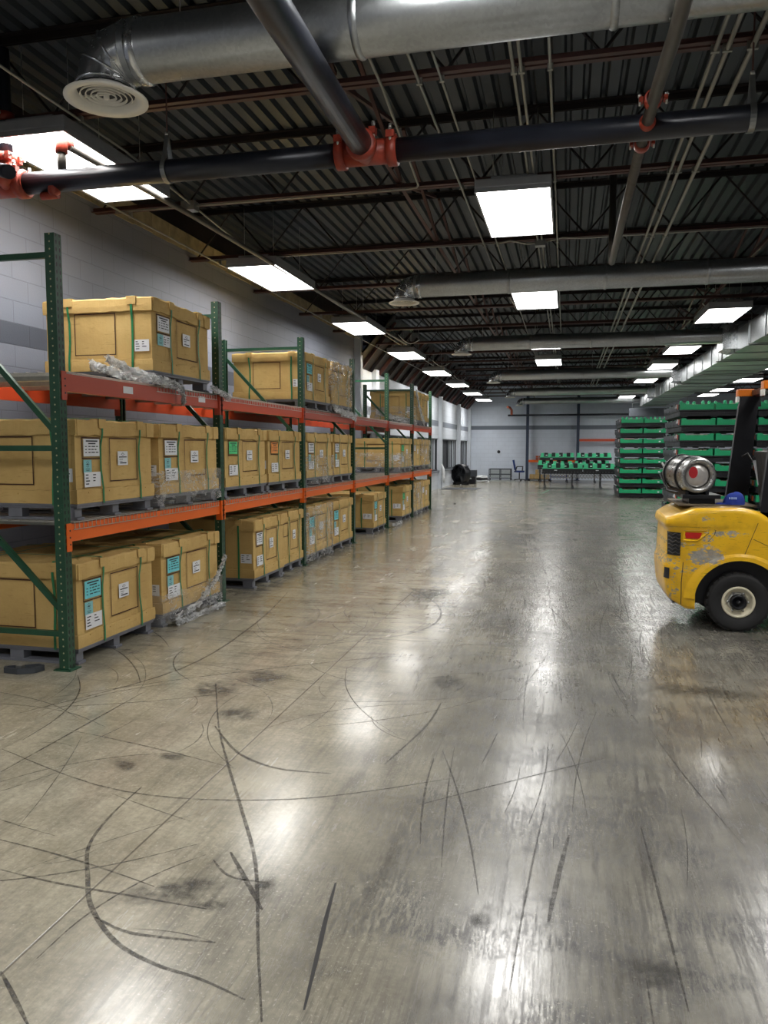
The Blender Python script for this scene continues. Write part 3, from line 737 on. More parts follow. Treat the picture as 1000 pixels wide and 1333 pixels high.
for i in range(6):
    y0, y1 = PYS[i], PYS[i + 1]; nm = BAY[i]
    um = M['red'] if i in (0, 2, 3, 4) else M['orange2']
    rack_beam(FX, y0, y1, 1.05, M['orange'], 'bright orange front beam of the lower shelf, %s bay' % nm)
    rack_beam(BX, y0, y1, 1.05, M['orange'], 'orange back beam of the lower shelf, %s bay' % nm, front=False)
    rack_beam(FX, y0, y1, 2.13, um, '%s front beam of the upper shelf, %s bay' % ('faded red' if um == M['red'] else 'orange-red', nm))
    rack_beam(BX, y0, y1, 2.13, M['orange2'], 'orange back beam of the upper shelf, %s bay' % nm, front=False)
    for k in range(2):
        a = y0 + .08 + k * (y1 - y0 - .12) / 2; c = a + (y1 - y0 - .2) / 2
        wh = 'near' if k == 0 else 'far'
        wire_deck(a, c, 1.056, 'zinc wire deck on the lower shelf, %s half of the %s bay' % (wh, nm), True)
        wire_deck(a, c, 2.136, 'zinc wire deck on the upper shelf, %s half of the %s bay' % (wh, nm), not (k == 0 and i == 0))
# small size stickers on the upper beam
for y, z, w in ((5.65, 2.07, 'near the post'), (6.95, 2.075, 'near the second post')):
    tag(MB().box(FX + .0225, FX + .024, y - .07, y + .07, z - .028, z + .028).build('beam_sticker', M['lwhite']), 'worn pale sticker on the faded red upper beam, %s' % w, 'sticker', 'beam stickers')

# ------------------------------------------------------------------ crates
def ring(L, W, off, n):
    """points round a rectangle x in [-L,0], y in [0,W], outward offset"""
    P = []; xs = [0 + off, -L - off]; ys = [0 - off, W + off]
    c = [(xs[0], ys[0]), (xs[0], ys[1]), (xs[1], ys[1]), (xs[1], ys[0])]
    for k in range(4):
        a, b = c[k], c[(k + 1) % 4]
        for i in range(n): P.append((a[0] + (b[0] - a[0]) * i / n, a[1] + (b[1] - a[1]) * i / n))
    return P
def loft(b, loops, mi=0, closed=True):
    R = [[b.bm.verts.new(p) for p in l] for l in loops]
    n = len(R[0])
    for A_, B_ in zip(R, R[1:]):
        for k in range(n): b.bm.faces.new((A_[k], A_[(k + 1) % n], B_[(k + 1) % n], B_[k])).material_index = mi
    return R
def sticker(b, face, L, u0, u1, z0, z1, mi, rnd, style='text', off=.0022):
    """face 'a' = aisle end (x=0, runs in y), 'n' = near side (y=0, runs in x)"""
    def P(u, z, o): return (o, u, z) if face == 'a' else (u, -o, z)
    b.face([P(u0, z0, off), P(u1, z0, off), P(u1, z1, off), P(u0, z1, off)], mi)
    w, h = u1 - u0, z1 - z0
    def q(a, c, d, e): b.face([P(u0 + a * w, z0 + c * h, off + .0008), P(u0 + d * w, z0 + c * h, off + .0008), P(u0 + d * w, z0 + e * h, off + .0008), P(u0 + a * w, z0 + e * h, off + .0008)], 0)
    if style == 'text':       # two headline rows, three rows of short words
        q(.15, .84, .88, .92); q(.3, .70, .75, .77)
        for r_ in range(3):
            z = .54 - r_ * .17
            q(.1, z, .2, z + .05); x = .3
            while x < .85:
                l = rnd.uniform(.08, .25); q(x, z, min(x + l, .92), z + .06); x += l + .05
    elif style == 'form':
        for r_ in range(4):
            z = .78 - r_ * .2; q(.08, z, rnd.uniform(.22, .36), z + .07)
            if r_ < 3: q(.52, z, rnd.uniform(.62, .85), z + .07)
    elif style == 'stamp':
        for k in range(8):
            a = k * PI / 4; q(.5 + .17 * math.cos(a) - .035, .66 + .2 * math.sin(a) - .03, .5 + .17 * math.cos(a) + .035, .66 + .2 * math.sin(a) + .03)
        q(.42, .6, .58, .72); q(.25, .28, .75, .32); q(.3, .16, .7, .2)
    elif style == 'logo':
        b.face([P(u0 + .5 * w, z0 + .68 * h, off + .0008), P(u0 + .68 * w, z0 + .77 * h, off + .0008), P(u0 + .5 * w, z0 + .9 * h, off + .0008), P(u0 + .32 * w, z0 + .77 * h, off + .0008)], 0)
        b.face([P(u0 + .5 * w, z0 + .71 * h, off + .0012), P(u0 + .63 * w, z0 + .77 * h, off + .0012), P(u0 + .5 * w, z0 + .86 * h, off + .0012), P(u0 + .37 * w, z0 + .77 * h, off + .0012)], mi)
        q(.12, .55, .88, .62); q(.15, .4, .5, .44); q(.2, .27, .45, .3); q(.2, .12, .85, .2)

SC = {'w': 1, 'c': 2, 'g': 3, 'o': 4, 't': 5}
LM = lambda: [M['ink'], M['lwhite'], M['lcyan'], M['lgreen'], M['lorange'], M['lteal']]
def pallet(x, y, z, L, W, label, runners=3):
    t = thing('plastic_pallet', label, 'pallet', (x, y, z), 0, 'grey plastic pallets')
    b = MB(); b.box(-L - .01, .01, -.01, W + .01, .105, .12, 0, .004); b.box(-L, 0, 0, W, .088, .105)
    b.build('deck', M['lgrey'] if False else M['pallet'], t)
    for yy in (0.0, W / 2 - .045, W - .09):
        for xx in (-.14, -L / 2 - .06, -L + .02):
            MB().box(xx, xx + .12, yy + .003, yy + .087, .02, .088, 0, .006).build('foot', M['pallet'], t)
        MB().box(-L, 0, yy, yy + .09, 0, .02, 0, .004).build('runner', M['pallet'], t)
def crate(y, z, W, label, sticks, H=.645, L=1.03, x=-3.485, wrap=None, seed=0, near=True, lift=.12, paneln=True):
    rnd = random.Random(seed * 31 + 5)
    t = thing('cardboard_crate', label, 'crate', (x, y, z + lift + .002), rnd.uniform(-.006, .006), 'strapped cardboard crates')
    n = 14
    ph = [rnd.uniform(0, 6) for _ in range(6)]
    def bulge(P, zz, k): 
        out = []
        for i, (px, py) in enumerate(P):
            s_ = math.sin(i / len(P) * 4 * PI * 2 + ph[0]) * math.sin(PI * zz / H)
            out.append((px + k * s_ * .4, py + k * s_ * .3, zz))
        return out
    b = MB()
    loft(b, [bulge(ring(L, W, -.003, n), zz, .004) for zz in [0.0, .1, .2, .32, .44, .55, H - .012]])
    # printed rectangles on the two faces that show
    def frame(face, u0, u1, z0, z1, w=.008, off=.0065):
        def P(u, zz): return (off, u, zz) if face == 'a' else (u, -off, zz)
        for a, c, d, e in ((u0, z0, u1, z0 + w), (u0, z1 - w, u1, z1), (u0, z0, u0 + w, z1), (u1 - w, z0, u1, z1)):
            b.face([P(a, c), P(d, c), P(d, e), P(a, e)], 1)
    frame('a', W * .40, W * .77, H * .24, H * .79)
    frame('a', W * .065, W * .29, H * .53, H * .79)
    if paneln: frame('n', -L * .72, -L * .33, H * .22, H * .80)
    b.build('body', [M['card'], M['print']], t)
    # lid with torn, wavy lower edge
    b = MB(); jit = [rnd.uniform(-.008, .008) for _ in range(4 * n)]
    jit2 = [rnd.uniform(-.004, .006) for _ in range(4 * n)]
    def lp(off, zz, jz=0, jo=0): 
        return [(px + jit2[i] * jo * .5, py + jit2[i] * jo * .5, zz + jit[i] * jz) for i, (px, py) in enumerate(ring(L, W, off, n))]
    loops = [lp(.008, H - .115, 1, .5), lp(.015, H - .115, 1, .5), lp(.017, H - .07, 0, 1), lp(.016, H - .012, .3, 1), lp(.010, H, .8, 0)]
    for kk in (.82, .6, .35, .12):
        r_ = ring(L, W, .01, n); cx, cy = -L / 2, W / 2
        loops.append([(cx + (px - cx) * kk, cy + (py - cy) * kk, H + rnd.uniform(-.006, .010) * (1 if kk > .2 else 0)) for px, py in r_])
    R_ = loft(b, loops); b.bm.faces.new(R_[-1])
    # folded corner flaps
    for cx_, cy_, dx in ((.019, .0, 1), (.019, W - .11, 1)):
        b.box(cx_, cx_ + .004, cy_, cy_ + .11, H - .118, H - .004)
    b.build('lid', M['card'], t)
    b = MB(); jit = [rnd.uniform(-.006, .006) for _ in range(4 * n)]
    loft(b, [lp(.012, -.0, 0), lp(.014, .05, .2), lp(.012, .098, 1), lp(.004, .100, 1)])
    for k in range(4):   # punched slots
        u = W * (.12 + .25 * k); b.box(.0135, .018, u, u + .05, .075, .082)
    for k in range(3):
        u = -L * (.2 + .3 * k); b.box(u, u + .05, -.018, -.0135, .07, .077)
    b.build('base_tray', M['card'], t)
    def strap(path):
        q = MB()
        for p, r_ in zip(path, path[1:]): q.bar(p, r_, .020, .0018, up=(1, 0, 0) if False else ((Vector(r_) - Vector(p)).cross(axis_v)).normalized())
        q.build('strap', M['strap'], t)
    hz = H + .016
    for fy in (.295, .80):
        yy = W * fy; axis_v = Vector((0, 1, 0)); wv = rnd.uniform(-.012, .012)
        strap([(.02, yy, -.012), (.019, yy, .1), (.009, yy + wv, .25), (.010, yy + wv, .42), (.023, yy, H - .1), (.024, yy, H), (.0, yy, hz), (-L, yy, hz), (-L - .024, yy, H), (-L - .02, yy, -.012)])
        MB().box(.0225, .0265, yy - .045, yy + .045, H - .06, H + .004, 0).box(-.05, .0265, yy - .045, yy + .045, H + .004, H + .009, 0).build('edge_pad', M['card'], t)
    for fx in (.17, .77) if near else ():
        xx = -L * fx; axis_v = Vector((1, 0, 0)); wv = rnd.uniform(-.012, .012)
        strap([(xx, -.02, -.012), (xx, -.019, .1), (xx + wv, -.009, .25), (xx + wv, -.010, .42), (xx, -.023, H - .1), (xx, -.024, H), (xx, 0, hz), (xx, W, hz), (xx, W + .024, H), (xx, W + .02, -.012)])
        MB().box(xx - .045, xx + .045, -.0265, -.0225, H - .06, H + .004).box(xx - .045, xx + .045, -.0265, .05, H + .004, H + .009).build('edge_pad', M['card'], t)
    # stickers: position codes relative to the printed frames
    for code in sticks:
        kind, col = code[0], SC[code[1]]
        q = MB(); rn = random.Random(seed + ord(kind)); nm = 'label'
        if kind == 'A': sticker(q, 'a', L, W * .085, W * .275, H * .56, H * .77, col, rn, 'text', .0075); nm = 'shipping_label'
        if kind == 'B': sticker(q, 'a', L, W * .08, W * .175, H * .36, H * .52, col, rn, 'stamp', .0075); nm = 'inspection_label'
        if kind == 'D': sticker(q, 'a', L, W * .085, W * .28, H * .19, H * .37, col, rn, 'form', .0085); nm = 'content_label'
        if kind == 'E': sticker(q, 'a', L, W * .17, W * .30, H * .36, H * .52, col, rn, 'form', .0085); nm = 'content_label'
        if kind == 'F': sticker(q, 'a', L, W * .505, W * .64, H * .44, H * .62, col, rn, 'logo', .0075); nm = 'logo_label'
        if kind == 'G': sticker(q, 'n', L, -L * .155 if z > 2 else -L * .15, -L * .02, H * .26, H * .42, col, rn, 'form', .0075); nm = 'content_label'
        o = q.build(nm, LM(), t)
        if col != 1: o['label'] = {2: 'cyan shipping label', 3: 'green shipping label', 4: 'orange shipping label', 5: 'pale teal inspection label'}[col]
    if wrap:
        b = MB(); nn = 22; lo, hi = wrap
        loops = []; m = max(5, int((hi - lo) / .035))
        for k in range(m + 1):
            zz = lo + (hi - lo) * k / m; ends = 1 if k in (0, m) else 0
            loops.append([(px + rnd.uniform(-.002, .008), py + rnd.uniform(-.008, .002) * (1 if i >= 3 * nn else -.3), zz + rnd.uniform(-.006, .006) * (k > 0) + ends * rnd.uniform(0, .012)) for i, (px, py) in enumerate(ring(L, W, .03, nn))])
        loft(b, loops); b.build('stretch_wrap', M['wrap'], t, smooth=True)
    return t
std = ['Aw', 'Bt', 'Dw', 'Fw', 'Gw']
def unit(y, z, W, label, sticks=std, ptxt=None, **k):
    crate(y, z, W, label, sticks, **k)
    pallet(k.get('x', -3.485), y, z, k.get('L', 1.03), W, 'grey plastic pallet under the ' + ptxt)
F_, M_, T_ = .0, 1.07, 2.15
unit(4.90, F_, 1.06, 'strapped cardboard crate with bright cyan label on the floor, nearest to the camera', ['Ac', 'Bt', 'Dw', 'Fw', 'Gw'], 'nearest floor crate at the left edge', seed=1, L=1.06, H=.63)
unit(6.12, F_, 1.12, 'strapped cardboard crate with cyan label and plastic film round its foot, on the floor', ['Ac', 'Bt', 'Dw', 'Fw', 'Gw'], 'film-footed floor crate behind the nearest one', seed=2, wrap=(-.10, .17), H=.63)
unit(8.08, F_, .92, 'cardboard crate standing alone-faced on the floor past the second post, near side bare', ['Aw', 'Dw', 'Fw', 'Gw'], 'floor crate just past the second post', seed=3, H=.66, x=-3.44)
unit(9.08, F_, .78, 'cardboard crate on the floor just before the third post', ['Fw'], 'floor crate just before the third post', seed=4, H=.66)
unit(10.06, F_, 1.08, 'floor crate fully wrapped in clear film just past the third post', ['Ac', 'Bt', 'Dw', 'Fw', 'Gw'], 'fully wrapped floor crate past the third post', seed=5, wrap=(-.10, .66), H=.66)
unit(11.24, F_, 1.12, 'cardboard crate with cyan label on the floor beyond the fully wrapped floor crate', ['Ac', 'Bt', 'Dw', 'Fw', 'Gw'], 'floor crate beyond the fully wrapped one', seed=6, H=.66)
unit(13.82, F_, .98, 'cardboard crate on the floor in the fourth bay, small cyan label on its aisle face', ['Ac', 'Bt', 'Dw', 'Fw', 'Gw'], 'fourth-bay floor crate', seed=7, L=1.3, H=.62)
unit(16.38, F_, 1.0, 'cardboard crate with green label on the floor in the fifth bay', ['Ag', 'Bt', 'Dw', 'Fw', 'Gw'], 'fifth-bay floor crate', seed=8, L=1.3, H=.64)
unit(17.72, F_, .92, 'film-wrapped crate on the floor at the start of the farthest bay', ['Fw'], 'wrapped floor crate of the farthest bay', seed=9, wrap=(-.10, .66), H=.66)
unit(18.76, F_, 1.02, 'last cardboard crate on the floor at the far rack end', ['Aw', 'Fw'], 'last floor crate at the far rack end', seed=10, H=.66)
unit(4.94, M_, 1.06, 'cardboard crate on the middle shelf, nearest to the camera and cut by the left edge', std, 'nearest middle-shelf crate', seed=11, L=1.06, H=.62)
unit(6.12, M_, 1.14, 'middle-shelf crate with film round its foot, second from the camera', std, 'second middle-shelf crate', seed=12, wrap=(-.10, .2), H=.62)
unit(7.46, M_, 1.12, 'middle-shelf crate with a green label, just past the second post', ['Ag', 'Dw', 'Fw'], 'green-labelled middle-shelf crate', seed=13, H=.62)
unit(8.66, M_, 1.13, 'middle-shelf crate with an orange label, just before the third post', ['Ao', 'Dw', 'Fw', 'Gw'], 'orange-labelled middle-shelf crate', seed=14, H=.62)
unit(10.04, M_, 1.16, 'middle-shelf crate with film round its lower half, just past the third post', std, 'half-wrapped middle-shelf crate past the third post', seed=15, wrap=(-.10, .3), H=.62)
unit(11.32, M_, 1.0, 'middle-shelf crate just before the fourth post with white and teal labels', std, 'middle-shelf crate just before the fourth post', seed=16, H=.62)
unit(16.22, M_, 1.14, 'middle-shelf crate in the fifth bay with its long bare side showing beside an empty bay', ['Ag', 'Bt', 'Dw', 'Fw', 'Gw'], 'fifth-bay middle-shelf crate', seed=17, wrap=(-.10, .3), H=.62)
unit(17.66, M_, .9, 'middle-shelf crate without film in the farthest bay', ['Aw', 'Fw'], 'unwrapped middle-shelf crate of the farthest bay', seed=18, H=.62)
unit(18.68, M_, 1.1, 'middle-shelf crate fully wrapped in film at the far rack end', ['Fw'], 'wrapped middle-shelf crate at the far rack end', seed=19, wrap=(-.10, .62), H=.62)
unit(6.05, T_, 1.08, 'single cardboard crate on the top shelf of the nearest bay, between the first two posts', ['Aw', 'Bt', 'Ew', 'Fw', 'Gw'], 'single top-shelf crate of the nearest bay', seed=20, H=.62)
unit(10.0, T_, 1.12, 'top-shelf crate with a cyan label, just past the third post', ['Ac', 'Bt', 'Dw', 'Fw', 'Gw'], 'cyan-labelled top-shelf crate', seed=21, H=.63)
unit(11.24, T_, 1.04, 'top-shelf crate wrapped all over in crumpled film, before the fourth post', [], 'film-wrapped top-shelf crate', seed=22, wrap=(-.10, .66), H=.64)
unit(17.68, T_, .92, 'top-shelf crate in the farthest bay with film trailing over it', ['Gw', 'Fw'], 'near top-shelf crate of the farthest bay', seed=23, wrap=(-.10, .3), H=.66)
unit(18.68, T_, .92, 'last top-shelf crate at the far rack end', [], 'last top-shelf crate at the far rack end', seed=24, H=.66)

# loose film
def film2(path, w, label, seed):
    rnd = random.Random(seed); b = MB(); pts = [Vector(p) for p in path]; fine = []
    for p, q in zip(pts, pts[1:]):
        for k in range(12): fine.append(p.lerp(q, k / 12))
    fine.append(pts[-1])
    for strand in range(4):
        rows_ = []
        for i, p in enumerate(fine):
            ww = w * rnd.uniform(.4, 1.0)
            rows_.append([b.bm.verts.new(p + Vector((.012 + rnd.uniform(0, .045), rnd.uniform(-.02, .02), ww * (j / 4 - .5) + rnd.uniform(-.012, .012)))) for j in range(5)])
        for A_, B_ in zip(rows_, rows_[1:]):
            for j in range(4): b.bm.faces.new((A_[j], A_[j + 1], B_[j + 1], B_[j])).smooth = True
    return tag(b.build('loose_film', M['film']), label, 'plastic film', 'loose plastic film')
film2([(-3.48, 5.3, 2.28), (-3.46, 5.8, 2.20), (-3.46, 6.3, 2.17), (-3.45, 6.45, 2.13), (-3.45, 6.47, 2.02)], .09, 'crumpled clear film trailing over the faded red upper beam of the nearest bay', 1)
film2([(-4.1, 6.02, 2.33), (-3.8, 5.98, 2.24), (-3.5, 5.95, 2.19)], .10, 'clear film gathered along the foot of the single top crate', 2)
film2([(-3.46, 7.05, 2.2), (-3.45, 7.3, 2.15), (-3.44, 7.45, 2.12)], .07, 'small tuft of film on the upper beam by the second post', 3)
film2([(-3.46, 11.2, 2.22), (-3.45, 11.6, 2.15), (-3.45, 12.1, 2.14), (-3.44, 12.35, 2.08)], .12, 'crumpled film hanging off the upper beam under the wrapped top crate', 4)
film2([(-3.44, 17.6, 2.9), (-3.43, 17.9, 2.6), (-3.43, 18.3, 2.35), (-3.43, 18.6, 2.2)], .16, 'white film sheet draped down the aisle face of the far top crate', 5)
film2([(-4.4, 17.6, 2.45), (-3.9, 17.6, 2.3), (-3.45, 17.7, 2.18)], .14, 'film gathered along the near foot of the far top crate', 6)
film2([(-3.43, 6.2, .08), (-3.42, 6.6, .12), (-3.41, 7.0, .32), (-3.42, 7.22, .5)], .05, 'film strand pulled up slantwise over the film-footed floor crate', 7)
film2([(-3.42, 6.2, .03), (-3.38, 6.7, .04), (-3.38, 7.1, .03)], .06, 'crumpled film lying on the floor along the film-footed crate', 8)
film2([(-3.43, 15.1, .05), (-3.42, 15.5, .04), (-3.42, 15.9, .04)], .08, 'tuft of film on the floor near the fifth post', 9)
# hose / strap on the floor by the first post
t = thing('steel_strapping_coil', 'flattened coil of dark grey strapping on the floor by the nearest post', 'strapping', (-3.78, 4.66, 0))
b = MB(); P = [(-.1, -.06), (.02, -.075), (.12, -.02), (.14, .06), (.08, .085), (0.0, .03), (-.08, .0), (-.12, -.03), (-.1, -.06)]
for k in range(3):
    for p, q in zip(P, P[1:]): b.bar((p[0] * (1 - .07 * k), p[1] * (1 - .07 * k), .022), (q[0] * (1 - .07 * k), q[1] * (1 - .07 * k), .022), .003, .04)
b.build('band', M['dgrey'], t); MB().box(-.02, .03, -.04, .0, .03, .055, 0, .006).build('buckle', M['strapm'], t)

# ------------------------------------------------------------------ forklift
FO = (.84, 7.65)   # rear corner x, centre line y
fk = thing('forklift', 'scuffed yellow forklift with gas bottle seen from its rear side', 'forklift', (FO[0], FO[1], 0))
HW = .55; WXc = .64; WZ = .262
def lerp_t(tb, v):
    for (a, b_), (c, d) in zip(tb, tb[1:]):
        if v <= c: return b_ + (d - b_) * max(0, (v - a)) / (c - a)
    return tb[-1][1]
def xr(z): return .025 + lerp_t([(.15, .10), (.22, .06), (.32, .025), (.5, .005), (.56, .0), (.60, .02), (.89, .03), (.91, .0), (.96, .005), (1.02, .03), (1.07, .09), (1.1, .16)], z)
def ztop(x): return lerp_t([(0, .98), (.1, 1.04), (.22, 1.085), (.62, 1.095), (.78, 1.06), (.9, .97), (1.1, .80), (1.4, .62), (2.4, .55)], x)
def zbot(x):
    if x < .14: return .20 + (.14 - x) * .45
    if abs(x - WXc) < .37: return max(.19, WZ + math.sqrt(max(0, .37 ** 2 - (x - WXc) ** 2)) * 1.0)
    return .19
def yh(x, z):
    e = max(0, x - xr(z)); k = min(1, e / .24)
    h = HW * (.66 + .34 * math.sqrt(max(0, 1 - (1 - k) ** 2)))
    if z > .905 : h += .016 * min(1, (z - .905) / .015) * (1 if x < .45 else max(0, 1 - (x - .45) / .2))
    if z < .60: h += .0
    return h
def SP(x, z, off=0):   # point on the near side skin
    return (x, -yh(x, z) - off, z)
ST = sorted(set([0, .01, .025, .045, .07, .1, .13, .16, .2, .235, .27, .275, .28, .29, .31, .34, .38, .42, .47, .52, .58, .64, .7, .76, .82, .87, .92, .96, .99, 1.0, 1.005, 1.01, 1.06, 1.15, 1.3, 1.5, 1.8, 2.1, 2.3]))
b = MB(); rows_ = []
NZ_ = 26
for s_ in ST:
    x_ = s_; zb, zt = zbot(x_), ztop(x_)
    col = []
    for k in range(NZ_ + 1):
        z_ = zb + (zt - .05 - zb) * k / NZ_
        xx = max(x_, xr(z_) + x_ * .0) if x_ < .17 else x_
        xx = x_ + xr(z_) * max(0, 1 - x_ / .3)
        col.append((xx, yh(xx, z_), z_))
    # rounded shoulder
    lastx, lasty, _ = col[-1]
    for a in (.25, .5, .75, 1):
        an = a * PI / 2
        col.append((lastx + (xr(zt) - xr(zt - .05)) * a * max(0, 1 - x_ / .3), lasty - .05 * (1 - math.cos(an)), zt - .05 + .05 * math.sin(an)))
    near_ = [(p[0], -p[1], p[2]) for p in col]; far_ = col[::-1]
    mid = [(near_[-1][0], near_[-1][1] * q, near_[-1][2] + .006) for q in (.5, 0, -.5)]
    rows_.append([b.bm.verts.new(p) for p in near_ + mid + far_])
for A_, B_ in zip(rows_, rows_[1:]):
    for j in range(len(A_) - 1):
        f = b.bm.faces.new((A_[j], B_[j], B_[j + 1], A_[j + 1])); f.smooth = True
R0_ = rows_[0]; n_ = len(R0_)
for j in range(n_ // 2 - 1):
    f = b.bm.faces.new((R0_[j], R0_[j + 1], R0_[n_ - 2 - j], R0_[n_ - 1 - j])); f.smooth = True
body = b.build('counterweight_body', M['yellow'], fk)
sm = body.modifiers.new('t', 'SOLIDIFY'); sm.thickness = .03; sm.offset = -1
# rear wheel arch lip and inner dark structure
g = MB(); g.box(.12, 2.3, -.40, .40, .22, .50); g.box(.12, .3, -.34, .34, .2, .9); g.box(.3, 1.0, -.3, .3, .3, .95)
g.prism([(WXc + .385 * math.cos(a), WZ + .385 * math.sin(a)) for a in [PI * i / 16 for i in range(17)]], 'y', -.42, -.36)
g.build('chassis', M['blk'], fk)
def patch(x0, x1, z0, z1, off, n=8, m=4, shear=0):
    """grid patch following the near side skin"""
    out = []
    for i in range(n + 1):
        for_row = []
        for j in range(m + 1):
            z_ = z0 + (z1 - z0) * j / m; x_ = x0 + (x1 - x0) * i / n + shear * (z_ - z0)
            for_row.append(SP(x_ + 0, z_, off))
        out.append(for_row)
    return out
def skin(b, P, mi=0):
    V = [[b.bm.verts.new(p) for p in r_] for r_ in P]
    for A_, B_ in zip(V, V[1:]):
        for j in range(len(A_) - 1): b.bm.faces.new((A_[j], A_[j + 1], B_[j + 1], B_[j])).material_index = mi
# grille: dark recess with wavy louvres on the rounded corner, repeated on the far side
for sgn in (1, -1):
    g = MB()
    P = patch(.054, .150, .655, .86, .006, 8, 6); skin(g, [[(p[0], p[1] * sgn, p[2]) for p in r_] for r_ in P], 0)
    for k in range(6):
        z_ = .665 + k * .033
        for i in range(8):
            xa = .056 + i * .0115; xb = xa + .0115; da = .008 * math.sin(i * 1.6); db = .008 * math.sin((i + 1) * 1.6)
            q = [SP(xa, z_ + da, .008), SP(xb, z_ + db, .008), SP(xb, z_ + .014 + db, .02), SP(xa, z_ + .014 + da, .02)]
            g.face([(p[0], p[1] * sgn, p[2]) for p in q], 1); q = [SP(xa, z_ + .014 + da, .02), SP(xb, z_ + .014 + db, .02), SP(xb, z_ + .02 + db, .008), SP(xa, z_ + .02 + da, .008)]
            g.face([(p[0], p[1] * sgn, p[2]) for p in q], 1)
    g.build('rear_grille', [M['ink'], M['grillm']], fk)
    # tail light pod: raised yellow frame with red lens
    g = MB()
    oz = [(.155, .79), (.165, .885), (.37, .895), (.375, .865), (.29, .79)]
    def ribbon(poly, o0, o1, w):
        for (xa, za), (xb, zb) in zip(poly, poly[1:] + poly[:1]):
            n = 6
            for k in range(n):
                a = (xa + (xb - xa) * k / n, za + (zb - za) * k / n); c = (xa + (xb - xa) * (k + 1) / n, za + (zb - za) * (k + 1) / n)
                cx_, cz_ = .25, .84
                sa = (a[0] + (cx_ - a[0]) * w, a[1] + (cz_ - a[1]) * w); sc = (c[0] + (cx_ - c[0]) * w, c[1] + (cz_ - c[1]) * w)
                g.face([(lambda p: (p[0], p[1] * sgn, p[2]))(p) for p in (SP(*a, o0), SP(*c, o0), SP(*sc, o1), SP(*sa, o1))])
    ribbon(oz, .001, .014, .12); ribbon([(x_ + (.25 - x_) * .12, z_ + (.84 - z_) * .12) for x_, z_ in oz], .014, .003, .22)
    lightp = g.build('light_pod', M['yellow'], fk)
    g = MB(); P = []
    for i in range(9):
        q = i / 8; P.append([SP(.20 + .125 * q - .004 * j, .775 + .045 * j / 3 * 1.0 + 0 * q, .007) for j in range(4)])
    P = []
    for i in range(9):
        q = i / 8; P.append([SP((.19 + .11 * q) + (.03 * q - .012) * j / 3, .815 + .052 * j / 3, .007) for j in range(4)])
    skin(g, [[(p[0], p[1] * sgn, p[2]) for p in r_] for r_ in P]); o = g.build('reflector', M['redlens'], lightp); o['label'] = 'red tail light reflector'
    # panel seams
    g = MB()
    def seam(pts):
        for (xa, za), (xb, zb) in zip(pts, pts[1:]):
            for k in range(8):
                a = (xa + (xb - xa) * k / 8, za + (zb - za) * k / 8); c = (xa + (xb - xa) * (k + 1) / 8, za + (zb - za) * (k + 1) / 8)
                g.face([(lambda p: (p[0], p[1] * sgn, p[2]))(p) for p in (SP(a[0] - .003, a[1], .0015), SP(c[0] - .003, c[1], .0015), SP(c[0] + .003, c[1] + .002, .0015), SP(a[0] + .003, a[1] + .002, .0015))])
    seam([(.765, .96), (.745, .9), (.655, .645)]); seam([(.735, .82), (.945, .72), (1.2, .66)]); seam([(.17, .22), (.165, .42), (.175, .6)])
    seam([(.03, .905), (.2, .915), (.36, .912), (.43, .89), (.42, .85), (.37, .79), (.30, .755), (.14, .755)])
    g.build('panel_seam', M['ink'], fk)
# tow slot in the rear corner
g = MB(); skin(g, patch(.034, .07, .44, .54, .006, 4, 4)); g.build('tow_slot', M['ink'], fk)
# fender flare: thick lip around the wheel arch
g = MB(); L_ = []
for i in range(25):
    a = PI * (.02 + .96 * i / 24); c_, s_ = math.cos(a), math.sin(a)
    L_.append([(WXc + .372 * c_, -.555, WZ + .372 * s_), (WXc + .372 * c_, -.568, WZ + .372 * s_), (WXc + .405 * c_, -.566, WZ + .405 * s_), (WXc + .46 * c_, -.552, WZ + .43 * s_)])
skin(g, L_); L2 = [[(WXc + .372 * math.cos(PI * i / 24), -.3, WZ + .372 * math.sin(PI * i / 24)), (WXc + .372 * math.cos(PI * i / 24), -.556, WZ + .372 * math.sin(PI * i / 24))] for i in range(25)]
skin(g, L2, 1); g.build('wheel_arch', [M['yellow'], M['blk']], fk)
def wheel(x, y, r, w, sgn, rimr):
    b = MB(); s2 = .5
    b.lathe((x, y, r), (0, sgn, 0), [(rimr, .015), (rimr + .02, .0), (r * .86, -.012), (r * .93, -.006), (r * .985, .02), (r, .05), (r, w - .05), (r * .985, w - .02), (r * .9, w), (rimr, w)], 48)
    for k in range(26):   # tread lugs
        a = 2 * PI * k / 26; d = Vector((math.cos(a), 0, math.sin(a))); tn = Vector((-math.sin(a), 0, math.cos(a)))
        b.obox(Vector((x, y + sgn * .035, r)) + d * (r * .955), tn, Vector((0, 1, 0)), d, .018, .028, .012 )
    ty = b.build('tyre', M['rubber'], fk)
    q = MB(); q.lathe((x, y, r), (0, sgn, 0), [(rimr + .004, .012), (rimr, .0), (rimr - .018, .004), (rimr - .022, .03), (rimr - .05, .045)], 40)
    rm = q.build('rim', M['rim'], ty)
    q = MB(); q.lathe((x, y, r), (0, sgn, 0), [(rimr - .05, .045), (rimr * .5, .03), (rimr * .46, .03)], 32)
    for k in range(6):
        a = PI * k / 3; q.lathe((x + rimr * .63 * math.cos(a), y + sgn * .035, r + rimr * .63 * math.sin(a)), (0, -sgn, 0), [(.012, -.005), (.012, .012), (.001, .014)], 6)
    q.build('wheel_disc', M['tank'], rm)
    q = MB(); q.lathe((x, y, r), (0, sgn, 0), [(rimr * .52, .035), (rimr * .5, .0), (rimr * .4, -.01), (rimr * .32, .012), (.001, .01)], 24); q.lathe((x, y, r), (0, -sgn, 0), [(.02, 0), (.022, .02), (.001, .025)], 8)
    q.build('hub', M['blk'], rm)
